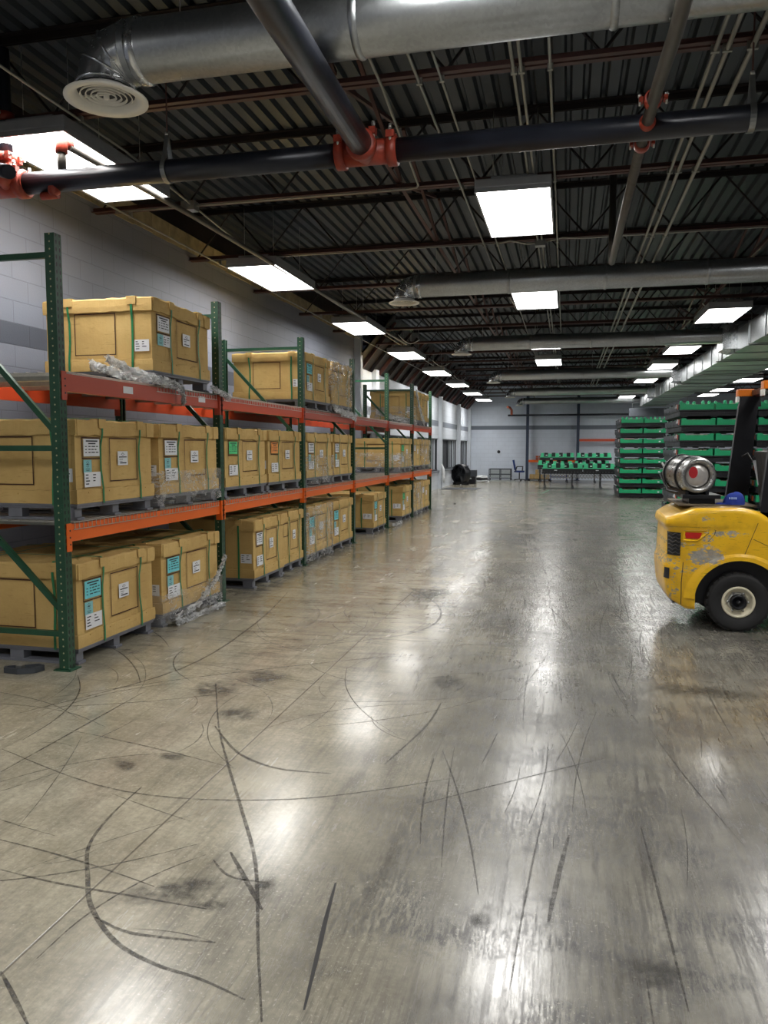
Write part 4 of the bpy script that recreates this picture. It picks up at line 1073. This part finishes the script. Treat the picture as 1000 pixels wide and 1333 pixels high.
wheel(WXc, -.525, WZ, .17, 1, .135); wheel(WXc, .525, WZ, .17, -1, .135)
wheel(2.05, -.56, .33, .22, 1, .17); wheel(2.05, .56, .33, .22, -1, .17)
# deck plate, seat, overhead guard, mast
MB().box(.14, .78, -.42, .42, 1.088, 1.104, 0, .006).build('hood_plate', simple('dirty_hood', (92, 80, 62), .6, 0, .3, 7), fk)
MB().box(.72, .9, -.50, -.40, .99, 1.06, 0, .01).build('hood_corner', M['yellow'], fk)
g = MB(); g.box(1.0, 1.5, -.25, .25, .95, 1.07, 0, .03); g.build('seat_cushion', M['seat'], fk)
g = MB(); g.obox((.98, 0, 1.3), Vector((1, 0, .15)).normalized(), Vector((0, 1, 0)), Vector((-.15, 0, 1)).normalized(), .06, .24, .28); g.build('seat_back', M['seat'], fk)
g = MB(); g.box(.95, 2.0, -.42, .42, .5, .95); g.build('engine_cover', M['blk'], fk)
for s_, nm in ((-1, 'near'), (1, 'far')):
    g = MB(); y0_ = s_ * .50; y1_ = s_ * .44
    dx_ = .05 if s_ < 0 else -.055; pts = [(.735 + dx_, .90), (.745 + dx_, 1.14), (.83 + dx_, 2.0), (.85 + dx_, 2.10)]
    for (xa, za), (xb, zb) in zip(pts, pts[1:]):
        g.prism([(xa, za), (xa + .20, za), (xb + .17, zb), (xb, zb)], 'y', min(y0_, y1_), max(y0_, y1_))
    pil = g.build('guard_pillar', M['blk'], fk)
    MB().bar((1.0, s_ * .47, 2.13), (2.1, s_ * .47, 2.13), .05, .06).build('guard_rail', M['blk'], fk)
    MB().bar((2.1, s_ * .47, 2.12), (2.35, s_ * .44, .9), .06, .06).build('front_pillar', M['blk'], fk)
    lb = MB(); lb.box(.78, 1.0, s_ * .50 - .05, s_ * .50 + .05, 2.09, 2.165, 0, .006)
    lmp = lb.build('rear_lamp', M['blk'], fk)
    MB().box(.765, .91, s_ * .5 - .055, s_ * .5 + .055, 2.10, 2.17, 0, .008).build('amber_lens', M['amber'], lmp)
    MB().box(.762, .78, s_ * .5 - .05, s_ * .5 + .05, 2.045, 2.10, 0, .004).build('clear_lens', M['white'], lmp)
    MB().box(.92, 1.0, s_ * .5 - .052, s_ * .5 + .052, 2.10, 2.155, 0, .006).build('red_lens', M['redlens'], lmp)
g = MB(); g.bar((.93, -.5, 2.13), (.93, .5, 2.13), .08, .05)
for k in range(6): g.bar((1.1 + k * .18, -.45, 2.15), (1.1 + k * .18, .45, 2.15), .03, .03)
g.build('overhead_guard_bars', M['blk'], fk)
g = MB()
for s_ in (-1, 1): g.box(2.5, 2.62, s_ * .3 - .05, s_ * .3 + .05, .08, 2.2)
g.box(2.5, 2.6, -.3, .3, 2.1, 2.2); g.box(2.5, 2.6, -.3, .3, .5, .6); g.build('mast', M['blk'], fk)
MB().box(2.64, 2.7, -.45, .45, .1, .55).build('carriage', M['blk'], fk)
for s_ in (-1, 1): MB().prism([(2.70, .06), (3.7, .05), (3.7, .065), (2.75, .1), (2.75, .6), (2.70, .6)], 'y', s_ * .25 - .06, s_ * .25 + .06).build('fork', M['dgrey'], fk)
# grab handle with white instruction tag, hose loop at the far pillar
g = MB().tube([(.80, .33, 1.52), (.84, .3, 1.55), (.93, .27, 1.4), (.98, .26, 1.2), (1.0, .26, 1.0)], .010, 8).build('hose', M['seat'], fk)
MB().obox((.93, .20, 1.37), Vector((1, 0, 0)), Vector((0, 1, 0)), Vector((-.22, 0, 1)).normalized(), .036, .008, .12).build('instruction_tag', M['lwhite'], fk)
g = MB().tube([(.88, .22, 1.5), (.95, .2, 1.54), (1.03, .2, 1.53)], .022, 8).tube([(1.02, .2, 1.55), (1.0, .22, 1.0)], .035, 8).build('armrest', M['seat'], fk)
# tank bracket
g = MB(); g.box(.24, .46, -.30, .14, 1.104, 1.15, 0, .005); g.box(.18, .50, -.34, .16, 1.15, 1.185, 0, .004)
tc = Vector((.31, -.33, 1.355)); td = Vector((-.12, .60, .02)).normalized(); tr_ = .165
def TP(s_): return tc + td * s_
for s_ in (.12, .42):
    g.lathe(TP(s_), td, [(tr_ + .004, -.016), (tr_ + .012, -.016), (tr_ + .012, .016), (tr_ + .004, .016)], 32)
for k in (-1, 1):
    side = td.cross(Vector((0, 0, 1))).normalized()
    g.bar(TP(.02) + side * .09 * k - Vector((0, 0, .165)), TP(.5) + side * .09 * k - Vector((0, 0, .165)), .03, .05)
g.tube([TP(.05) + Vector((-.02, 0, -.18)), TP(.3) + Vector((-.16, 0, -.16)), TP(.5) + Vector((-.17, 0, -.02)), TP(.62) + Vector((-.06, 0, .04))], .011, 8)
g.build('tank_bracket', M['blk'], fk)

# gas bottle
t = thing('gas_bottle', 'silver gas bottle lying across the forklift with red spot on its end', 'gas bottle', (FO[0], FO[1], 0))
g = MB(); g.lathe(tc, td, [(tr_ - .055, .03), (tr_ - .05, .0), (tr_ - .025, -.012), (tr_ - .008, .0), (tr_, .035), (tr_, .46), (tr_ * .93, .52), (tr_ * .72, .57), (tr_ * .4, .60), (.03, .61)], 40)
for s_ in (.07, .43): g.lathe(TP(s_), td, [(tr_, -.01), (tr_ + .003, 0), (tr_, .01)], 40)
g.build('cylinder', M['tank'], t)
g = MB(); g.lathe(tc, td, [(.001, .004), (tr_ * .3, .008), (tr_ * .55, .02), (tr_ - .053, .045)], 32); en = g.build('end_dish', M['tankend'], t)
side = td.cross(Vector((0, 0, 1))).normalized(); up_ = Vector((0, 0, 1))
g = MB(); cs = TP(.0035) - side * .045 * 1 + up_ * .03
ctr = TP(-.002) - side * .048 + up_ * .03
pts = [ctr + (side * math.cos(a) * .040 + up_ * math.sin(a) * .052) for a in [2 * PI * k / 20 for k in range(20)]]
g.face([p for p in pts]); o = g.build('red_spot', M['redspot'], en); o['label'] = 'sprayed red spot'
g = MB(); g.lathe(TP(.56), td, [(tr_ * .62, 0), (tr_ * .62, .07), (tr_ * .56, .075), (tr_ * .56, .0)], 28); g.build('collar', M['tank'], t)
g = MB(); g.tube([TP(.6), TP(.68)], .022, 10); g.tube([TP(.66), TP(.68) + up_ * .05 - side * .02], .012, 8); g.lathe(TP(.63) - side * .02, (-1, 0, 0), [(.03, 0), (.03, .02)], 12, cap=True)
g.tube([TP(.60) + Vector((-.08, 0, -.02)), TP(.60) + Vector((-.13, 0, .09))], .009, 8); g.tube([TP(.64), TP(.66) + Vector((-.09, 0, -.06)), TP(.6) + Vector((-.07, 0, -.14))], .008, 8)
g.build('valve', M['strapm'], t)

# cap
t = thing('baseball_cap', 'blue baseball cap lying on the forklift hood beside the guard pillar', 'cap', (1.45, 7.33, 1.104))
g = MB(); loops = []
for k in range(9):
    a = k / 8 * PI / 2; loops.append([((.092 * math.cos(a) ** .75) * math.cos(p) + .01 * k / 8, .082 * math.cos(a) ** .75 * math.sin(p), .108 * math.sin(a) * (1 + .05 * math.cos(p))) for p in [2 * PI * i / 28 for i in range(28)]])
loft(g, loops)
for f in g.bm.faces: f.smooth = True
g.lathe((.01, 0, .108), (0, 0, 1), [(.009, 0), (.007, .004), (.001, .005)], 10); g.build('crown', M['cap'], t)
g = MB(); V1 = []
for i in range(13):
    a = PI * .5 + PI * (i / 12); 
    V1.append([(-.0 + .09 * math.cos(a), .08 * math.sin(a), .012), (-.045 + .12 * math.cos(a) if False else .09 * math.cos(a) + .055 * math.cos(a), .08 * math.sin(a) * .95, .006 + .01 * abs(math.sin(a))), (.09 * math.cos(a) * 1.75, .075 * math.sin(a), .002)])
skin(g, V1); o = g.build('brim', M['cap'], t); s2 = o.modifiers.new('t', 'SOLIDIFY'); s2.thickness = .003
g = MB()
for i in range(4): g.obox((-.045 + i * .016, -.079 + .004 * i * -.3 + (.012 if i == 0 else .004), .058), Vector((1, -.2, 0)).normalized(), Vector((0, 1, 0)), Vector((0, .3, 1)).normalized(), .005, .003, .009)
g.build('stitched_emblem', M['navyw'], t)

# ------------------------------------------------------------------ battery tray stacks
def tray_proto(W=1.42, D=2.6):
    t = thing('battery_tray', '', 'battery tray')
    b = MB(); b.box(.02, W - .02, .03, D - .02, .02, .12, 0, .01)
    b.box(0, W, 0, D, .125, .15, 0, .006)
    for x in (.06, W / 2 - .06, W - .18):
        b.box(x, x + .12, .05, .2, 0, .03); b.box(x, x + .12, D - .2, D - .05, 0, .03)
    b.box(.1, .5, -.004, .03, .085, .105); b.box(.9, 1.3, -.004, .03, .08, .105)
    b.build('black_carrier', M['tblk'], t)
    s_ = MB(); s_.box(-.008, .02, .08, D, .155, .27, 0, .006)
    for k in range(4): s_.box(-.012, .0, .35 + k * .6, .65 + k * .6, .15, .2)
    for y in (.5, 1.2, 1.9, 2.5): s_.box(-.012, .03, y, y + .09, .27, .30)
    s_.build('slate_side', M['tslate'], t)
    for k in range(2):
        x0 = .02 + k * (W / 2); x1 = x0 + W / 2 - .04
        g = MB(); 
        g.prism([(x0, .155), (x1, .155), (x1, .30), (x1 - .07, .30), (x1 - .10, .265), (x0 + .12, .265), (x0 + .08, .30), (x0, .30)], 'y', .0, .035)
        g.box(x0, x1, .035, D - .04, .15, .165); g.box(x0, x0 + .02, .035, D - .04, .16, .28); g.box(x1 - .02, x1, .035, D - .04, .16, .28)
        for yy in (.8, 1.6, 2.3): g.box(x0 + .05, x0 + .15, yy, yy + .12, .16, .31, 0, .01)
        g.box(x0 - .004, x1 + .004, -.006, .0, .155, .172)
        g.build('green_insert', M['tgreen'], t)
    c = MB(); rn = random.Random(3)
    for k in range(2):
        for i in range(5):
            x = .16 + k * W / 2 + i * .09; c.box(x, x + .06, .08, D - .2, .17, .268 + rn.uniform(0, .014))
    c.build('cell_block', M['cells'], t)
    l = MB(); l.box(-.011, -.0085, .30, .44, .20, .285, 0); l.box(-.011, -.0085, .52, .60, .175, .25, 0); l.build('white_tag', M['lwhite'], t)
    l = MB(); l.box(-.012, -.0085, .10, .24, .165, .275); o = l.build('orange_tag', M['tagor'], t); o['label'] = 'orange tag on the slate side'
    l = MB(); l.prism([(.84 * W, .18), (.88 * W, .18), (.88 * W, .22), (.84 * W, .22)], 'y', -.012, -.007); l.build('front_tag', M['lwhite'], t)
    return t
tp = tray_proto(); ti = 0
LV = ['bottom', 'second lowest', 'third lowest', 'fourth lowest', 'fourth from top,', 'third from top,', 'second from top,', 'topmost']
for sx, sy, nm, cnt, rz in ((1.68, 26.0, 'in the farther stack at left', 8, 0), (2.33, 17.45, 'in the stack behind the gas bottle', 8, 0), (3.86, 17.45, 'in the stack seen between the forklift pillars', 8, 0), (3.3, 26.0, 'in the stack hidden behind the nearer one', 8, 0)):
    for k in range(cnt):
        if sx == 3.3 and k < 6: continue
        q = tp if ti == 0 else copy_tree(tp); ti += 1
        q.location = (sx + random.uniform(-.02, .02), sy + random.uniform(-.01, .01), k * .323 if sx != 3.3 else 0)
        if sx == 3.3: q.location = (3.3, 26.0, (k - 6) * .323)
        lab = '%s green and black tray %s' % (LV[k] if sx != 3.3 else ['bottom', 'upper'][k - 6], nm)
        tag(q, lab, 'battery tray', 'green battery trays in stacks')
        if k == 7 and sx != 3.3:
            g = MB()
            for i in range(10): g.lathe((.05 + i * .145, .1 + (i % 3) * .12, .27), (0, 0, 1), [(.035, 0), (.035, .05), (.02, .075), (.001, .08)], 10)
            g.build('foam_cushion', M['tlite'], q)

# ------------------------------------------------------------------ conveyor with trays
def conveyor(x0, x1, y0, y1, h, label, npair):
    t = thing('roller_conveyor', label, 'conveyor', group='roller conveyors')
    b = MB()
    for y in (y0, y1): b.box(x0, x1, y - .015, y + .015, h - .07, h)
    b.build('side_rail', M['tblk'], t)
    r = MB(); x = x0 + .08
    while x < x1: r.tube([(x, y0, h - .012), (x, y1, h - .012)], .02, 8); x += .12
    r.build('rollers', M['lgrey'], t)
    s_ = MB(); x = x0
    while x < x1 - .1:
        for y in (y0, y1): s_.bar((x, y, h - .26), (x + .12, y, h - .08), .006, .02); s_.bar((x + .12, y, h - .26), (x, y, h - .08), .006, .02)
        x += .12
    s_.build('lattice', M['strapm'], t)
    for k in range(npair):
        x = x0 + .1 + (x1 - x0 - .2) * k / (npair - 1)
        for y in (y0, y1):
            l = MB().box(x - .018, x + .018, y - .018, y + .018, .1, h - .05).build('leg', M['tblk'], t)
            MB().lathe((x + .02, y - .015, .05), (0, 1, 0), [(.02, 0), (.05, .002), (.05, .028), (.02, .03)], 16).box(x - .02, x + .04, y - .03, y + .03, .085, .105).build('caster', M['dgrey'], l)
        MB().bar((x, y0, .3), (x, y1, .3), .025, .025).build('crossbar', M['tblk'], t)
conveyor(-.95, 2.5, 31.2, 32.1, .66, 'expandable roller conveyor with caster legs, front one near the tray stacks', 4)
conveyor(-1.3, 2.6, 36.4, 37.2, .70, 'rear roller conveyor standing nearer the far wall', 4)
def btray(x, y, z, label, sd):
    t = thing('battery_pack_tray', label, 'battery tray', (x, y, z), group='battery trays on the conveyors')
    W, D = 1.55, .8; rn = random.Random(sd)
    MB().box(0, W, 0, D, 0, .13, 0, .012).build('black_carrier', M['tblk'], t)
    g = MB(); g.box(-.01, W + .01, -.01, D + .01, .13, .155)
    for i in range(5):
        for yy in (.0, D - .16):
            xx = .03 + i * (W - .2) / 4; g.box(xx, xx + .14 + rn.uniform(-.02, .03), yy, yy + .16, .155, .30 + rn.uniform(-.03, .04), 0, .02)
    g.build('green_foam', M['tlite'], t)
    c = MB()
    for i in range(4): c.box(.19 + i * (W - .2) / 4, .35 + i * (W - .2) / 4, .18, D - .18, .155, .34, 0, .01)
    c.build('battery_module', M['tblk'], t)
    l = MB(); l.box(.25, .33, .172, .178, .2, .25); l.box(W * .55, W * .6, .172, .178, .2, .25); l.box(W * .3, W * .37, -.016, -.011, .05, .08); l.build('white_tag', M['lwhite'], t)
k = 0
for x, y, z, lb in ((-.93, 31.25, .665, 'green and black battery tray at the left end of the front conveyor'), (.66, 31.25, .665, 'green and black battery tray at the right end of the front conveyor'),
                    (-1.3, 36.4, .705, 'green and black battery tray at the left end of the rear conveyor'), (.35, 36.4, .705, 'green and black battery tray right of the first on the rear conveyor')):
    btray(x, y, z, lb, k); k += 1
for x, z in ((-1.15, .705 + .34), (.5, .705 + .34)):
    pass
for x, lb in ((-1.2, 'battery tray lying on top of the left tray of the rear conveyor'), (.45, 'battery tray lying on top of the right tray of the rear conveyor')):
    btray(x, 36.4, 1.05, lb, 9)

# ------------------------------------------------------------------ far floor clutter
t = thing('office_chair', 'blue swivel office chair by the left navy column', 'chair', (-2.25, 38.4, 0))
g = MB()
for i in range(5):
    a = 2 * PI * i / 5; g.bar((0, 0, .08), (.28 * math.cos(a), .28 * math.sin(a), .06), .04, .03)
    g.lathe((.28 * math.cos(a), .28 * math.sin(a) - .015, .03), (0, 1, 0), [(.03, 0), (.03, .03)], 10, cap=True)
g.build('star_base', M['blk'], t); MB().tube([(0, 0, .08), (0, 0, .42)], .028, 10).build('gas_column', M['blk'], t)
MB().box(-.24, .24, -.24, .24, .42, .50, 0, .03).build('seat', M['blue'], t)
MB().obox((-.25, 0, .78), Vector((1, 0, .2)).normalized(), Vector((0, 1, 0)), Vector((-.2, 0, 1)).normalized(), .035, .21, .25).build('backrest', M['blue'], t)
for s_ in (-1, 1): MB().tube([(-.2, s_ * .25, .46), (-.12, s_ * .28, .7), (.16, s_ * .28, .7), (.14, s_ * .25, .48)], .018, 8).build('armrest', M['blk'], t)
t = thing('wire_cage', 'low grey metal cage with two bays by the far wall, left of the office chair', 'cage', (-3.75, 38.6, 0))
g = MB()
for x in (0, .53, 1.06):
    for y in (0, .6): g.box(x - .02, x + .02, y - .02, y + .02, 0, .58)
for z in (.56, .3, .12):
    for y in (0, .6): g.box(0, 1.06, y - .015, y + .015, z - .02, z + .02)
g.build('frame', M['dgrey'], t); g = MB()
for k in range(22): g.bar((k * .05, .0, .1), (k * .05, .0, .56), .005, .005)
g.box(0, 1.06, .59, .6, .12, .56); g.box(0, 1.06, 0, .6, .12, .14); g.build('mesh_panel', M['lgrey'], t)
tag(MB().prism([(-3.65, 37.6), (-2.4, 37.7), (-2.42, 37.9), (-3.6, 37.95)], 'z', 0, .03).build('foam_board', M['lgrey']), 'pale flat panel lying on the floor before the grey cage', 'panel')
t = thing('drum_fan', 'large black drum fan against the window wall', 'fan', (-4.5, 33.6, 0), math.radians(-35))
g = MB(); g.lathe((0, -.16, .47), (0, 1, 0), [(.36, 0), (.43, .0), (.44, .02), (.44, .30), (.43, .32), (.36, .32)], 36); g.lathe((0, .14, .47), (0, 1, 0), [(.001, 0), (.43, .0), (.43, .01), (.001, .012)], 36); g.build('drum', M['blk'], t)
g = MB()
for rr in (.08, .16, .24, .32, .38): g.lathe((0, -.165, .47), (0, 1, 0), [(rr, 0), (rr + .006, .003), (rr, .006)], 30)
for k in range(8): a = 2 * PI * k / 8; g.bar((0, -.162, .47), (.4 * math.cos(a), -.162, .47 + .4 * math.sin(a)), .008, .008)
g.build('guard', M['dgrey'], t)
g = MB()
for k in range(5):
    a = 2 * PI * k / 5; g.obox((.19 * math.cos(a), 0, .47 + .19 * math.sin(a)), Vector((math.cos(a), 0, math.sin(a))), Vector((-math.sin(a) * .8, .6, math.cos(a) * .8)), Vector((math.sin(a) * .6, .8, -math.cos(a) * .6)), .16, .06, .004)
g.build('blade', M['blk'], t); MB().box(-.3, -.22, -.2, .2, 0, .12).box(.22, .3, -.2, .2, 0, .12).build('stand', M['blk'], t)
t = thing('equipment_case', 'dark grey equipment case with black lower tub, beside the black fan', 'case', (-4.25, 34.6, 0))
MB().box(-.2, .3, -.2, .25, 0, .34, 0, .02).build('tub', M['blk'], t); MB().box(-.22, .32, -.1, .3, .34, .62, 0, .02).build('case_top', M['dgrey'], t); MB().box(.0, .12, -.21, -.19, .22, .28).build('latch', M['lgrey'], t)
t = thing('folded_tarp', 'low heap of black and white folded sheeting on the floor in the far left corner', 'sheeting', (-3.95, 36.8, 0))
g = MB(); rn = random.Random(5)
for k in range(3):
    loft(g, [[(.38 * (1 - .12 * k) * math.cos(a) * q + rn.uniform(-.03, .03), .3 * math.sin(a) * q + rn.uniform(-.03, .03), z_) for a in [2 * PI * i / 16 for i in range(16)]] for q, z_ in ((1, k * .1), (1.03, k * .1 + .05), (.85, k * .1 + .1), (.05, k * .1 + .11))], k % 2)
g.build('folds', [M['bag'], M['blk']], t)
t = thing('carton_pallet', 'low dark pallet at the far wall carrying small cartons', 'pallet', (-1.85, 38.7, 0))
MB().box(0, 1.1, 0, .6, .05, .09).box(0, .1, 0, .6, 0, .05).box(.5, .6, 0, .6, 0, .05).box(1.0, 1.1, 0, .6, 0, .05).build('deck', M['blk'], t)
for i, (x, z, s_, lb) in enumerate([(.08, .09, .22, 'left small brown carton on the far dark pallet'), (.32, .09, .26, 'widest small brown carton on the far dark pallet'), (.36, .32, .18, 'small carton stacked on another on the far dark pallet'), (.62, .09, .2, 'third small carton from the left on the far dark pallet'), (.86, .09, .18, 'right small carton on the far dark pallet')]):
    tag(MB().box(-1.85 + x, -1.85 + x + s_, 38.75, 39.1, z, z + .22, 0, .005).build('small_carton', M['carton']), lb, 'carton', 'small cartons by the far wall')
t = thing('blue_cart', 'low blue cart with casters behind the conveyor', 'cart', (-.75, 37.6, 0))
MB().box(0, .8, 0, .5, .2, .26).box(0, .8, 0, .5, .56, .62).build('shelf', M['bluep'], t)
for x in (.02, .76):
    for y in (.02, .46): l = MB().box(x - .02, x + .02, y - .02, y + .02, .08, .6).build('leg', M['bluep'], t); MB().lathe((x, y - .01, .04), (0, 1, 0), [(.015, 0), (.04, 0), (.04, .025), (.015, .025)], 12).box(x - .01, x + .01, y - .01, y + .01, .04, .1).build('caster', M['blk'], l)
tag(MB().prism([(-1.46, 28.2), (-.8, 27.9), (-.62, 30.1), (-.64, 30.1), (-.82, 27.96), (-1.45, 28.25)], 'z', .0005, .002).build('floor_tape', M['tape']), 'strip of mint green tape on the floor before the conveyor', 'tape')
t = thing('leaning_board', 'narrow brown wooden board standing at the end of the rack', 'board')
MB().prism([(20.25, .0), (20.5, .0), (20.5, 1.1), (20.25, 1.1)], 'x', -3.62, -3.58).build('plank', M['wood'], t)
tag(MB().tube([(-4.78, 30.0, .98), (-4.72, 29.98, .8), (-4.70, 29.97, .45), (-4.68, 29.97, .25)], [.02, .06, .08, .03], 9).build('plastic_bag', M['bag']), 'crumpled white plastic bag hanging at the light grey wall pilaster', 'bag')
tag(MB().prism([(-4.75, 29.6), (-3.4, 29.7), (-3.3, 31.0), (-4.7, 31.0)], 'z', .0, .012).build('floor_mat', M['dgrey']), 'dark rubber mat on the floor by the window wall pilaster', 'mat')
for i, (x, y) in enumerate([(-3.1, 21.9)]):
    tag(MB().lathe((x, y, 0), (0, 0, 1), [(.05, 0), (.045, .02), (.001, .03)], 9).build('floor_scrap', M['blk']), 'tiny dark scrap lying alone on the floor past the rack end', 'scrap')

# ------------------------------------------------------------------ floor wear: rubber marks lie on the slab
def mark(path, w, b):
    P = [Vector((p[0], p[1], .0008)) for p in path]; F = []
    for i in range(len(P) - 1):     # Catmull-Rom
        a, p, q, c = P[max(0, i - 1)], P[i], P[i + 1], P[min(len(P) - 1, i + 2)]
        for k in range(6):
            u = k / 6; F.append(.5 * ((2 * p) + (q - a) * u + (2 * a - 5 * p + 4 * q - c) * u * u + (3 * p - a - 3 * q + c) * u ** 3))
    F.append(P[-1]); pr = None
    for i, p in enumerate(F):
        d = (F[min(i + 1, len(F) - 1)] - F[max(i - 1, 0)]).normalized(); n = Vector((-d.y, d.x, 0)); ww = w * (.35 + .65 * math.sin(PI * (i + .5) / len(F)))
        v = (b.bm.verts.new(p + n * ww / 2), b.bm.verts.new(p - n * ww / 2))
        if pr: b.bm.faces.new((pr[0], pr[1], v[1], v[0]))
        pr = v
MK = [([(-1.93, 3.16), (-1.91, 2.88), (-1.85, 2.63), (-1.72, 2.43), (-1.59, 2.26), (-1.4, 2.11), (-1.22, 2.04), (-1.05, 2.01), (-.88, 1.96)], .018),
      ([(-2.3, 4.72), (-1.93, 3.99), (-1.67, 3.54), (-1.39, 3.08), (-1.18, 2.73), (-1.06, 2.48), (-.94, 2.2), (-.8, 1.89)], .016),
      ([(-2.07, 2.39), (-1.8, 2.36), (-1.49, 2.35), (-1.19, 2.34)], .012), ([(-2.7, 3.15), (-2.69, 3.74), (-2.68, 4.42)], .014), ([(-1.54, 2.21), (-1.37, 2.16), (-1.08, 2.18)], .014),
      ([(-1.95, 3.98), (-1.66, 3.65), (-1.39, 3.51), (-1.1, 3.51)], .02), ([(-1.31, 2.64), (-1.2, 2.55), (-1.04, 2.54)], .012), ([(-1.66, 1.9), (-1.55, 1.82), (-1.43, 1.73)], .014), ([(-1.27, 2.71), (-1.13, 2.54), (-1.0, 2.38)], .02),
      ([(.04, 3.16), (0, 2.84), (-.03, 2.54)], .02), ([(-.39, 4.83), (-.26, 4.86)], .02), ([(-.87, 3.68), (-.76, 4.26), (-.74, 4.68)], .014), ([(-3.2, 4.2), (-2.4, 4.9), (-1.4, 5.6), (-.9, 5.8)], .014), ([(-3.2, 3.9), (-2.7, 5.0), (-2.75, 6.5), (-3.0, 8.0)], .018), ([(-1.9, 8.9), (-1.2, 7.5), (-1.3, 6.4), (-2.4, 5.6)], .02), ([(-2.9, 3.4), (-2.0, 3.1), (-1.2, 3.2), (-.5, 3.6)], .012)]
b = MB()
for p, w in MK: mark(p, w, b)
b.build('tyre_mark', M['mark'], fl)
b = MB(); mark([(-.8, 2.6), (-.77, 2.39), (-.74, 2.21), (-.7, 1.96)], .016, b); b.build('gouge', simple('black_gouge', (34, 33, 33), .5), fl)
b = MB(); rn = random.Random(12)
for k in range(240):
    x = rn.uniform(-3.2, 1.2); y = rn.uniform(1.7, 11); a = rn.uniform(0, PI); L_ = rn.uniform(.15, 1.5); cv = rn.uniform(-.6, .6)
    if x > -.6: a = PI / 2 + rn.uniform(-.25, .25); cv *= .2
    pts = []; 
    for i in range(5): pts.append((x, y)); x += L_ / 4 * math.cos(a); y += L_ / 4 * math.sin(a); a += cv / 2
    mark(pts, rn.uniform(.004, .011), b)
o = b.build('fine_scratches', M['mark'], fl); o['kind'] = 'stuff'
def stain(x, y, rx, ry, rz=0):
    o = MB().lathe((0, 0, 0), (0, 0, 1), [(.001, 0), (.5, 0), (1, 0)], 24).build('stain', M['smudge'], fl)
    o.scale = (rx, ry, 1); o.location = (x, y, .0011); o.rotation_euler = (0, 0, rz)
for a in [(-1.36, 2.42, .23, .09, .5), (-1.2, 2.38, .1, .06), (-2.26, 4.6, .2, .2), (-2.02, 4.92, .2, .22, .3), (-2.15, 3.37, .13, .05, -.6), (-1.97, 3.52, .08, .06), (-1.9, 4.2, .16, .14), (-.78, 5.12, .13, .16), (-1.05, 2.5, .05, .12), (.3, 2.35, .14, .08), (-1.5, 8.2, .3, .5), (.9, 5.3, .5, .15), (-.25, 2.5, .05, .05)]: stain(*a)
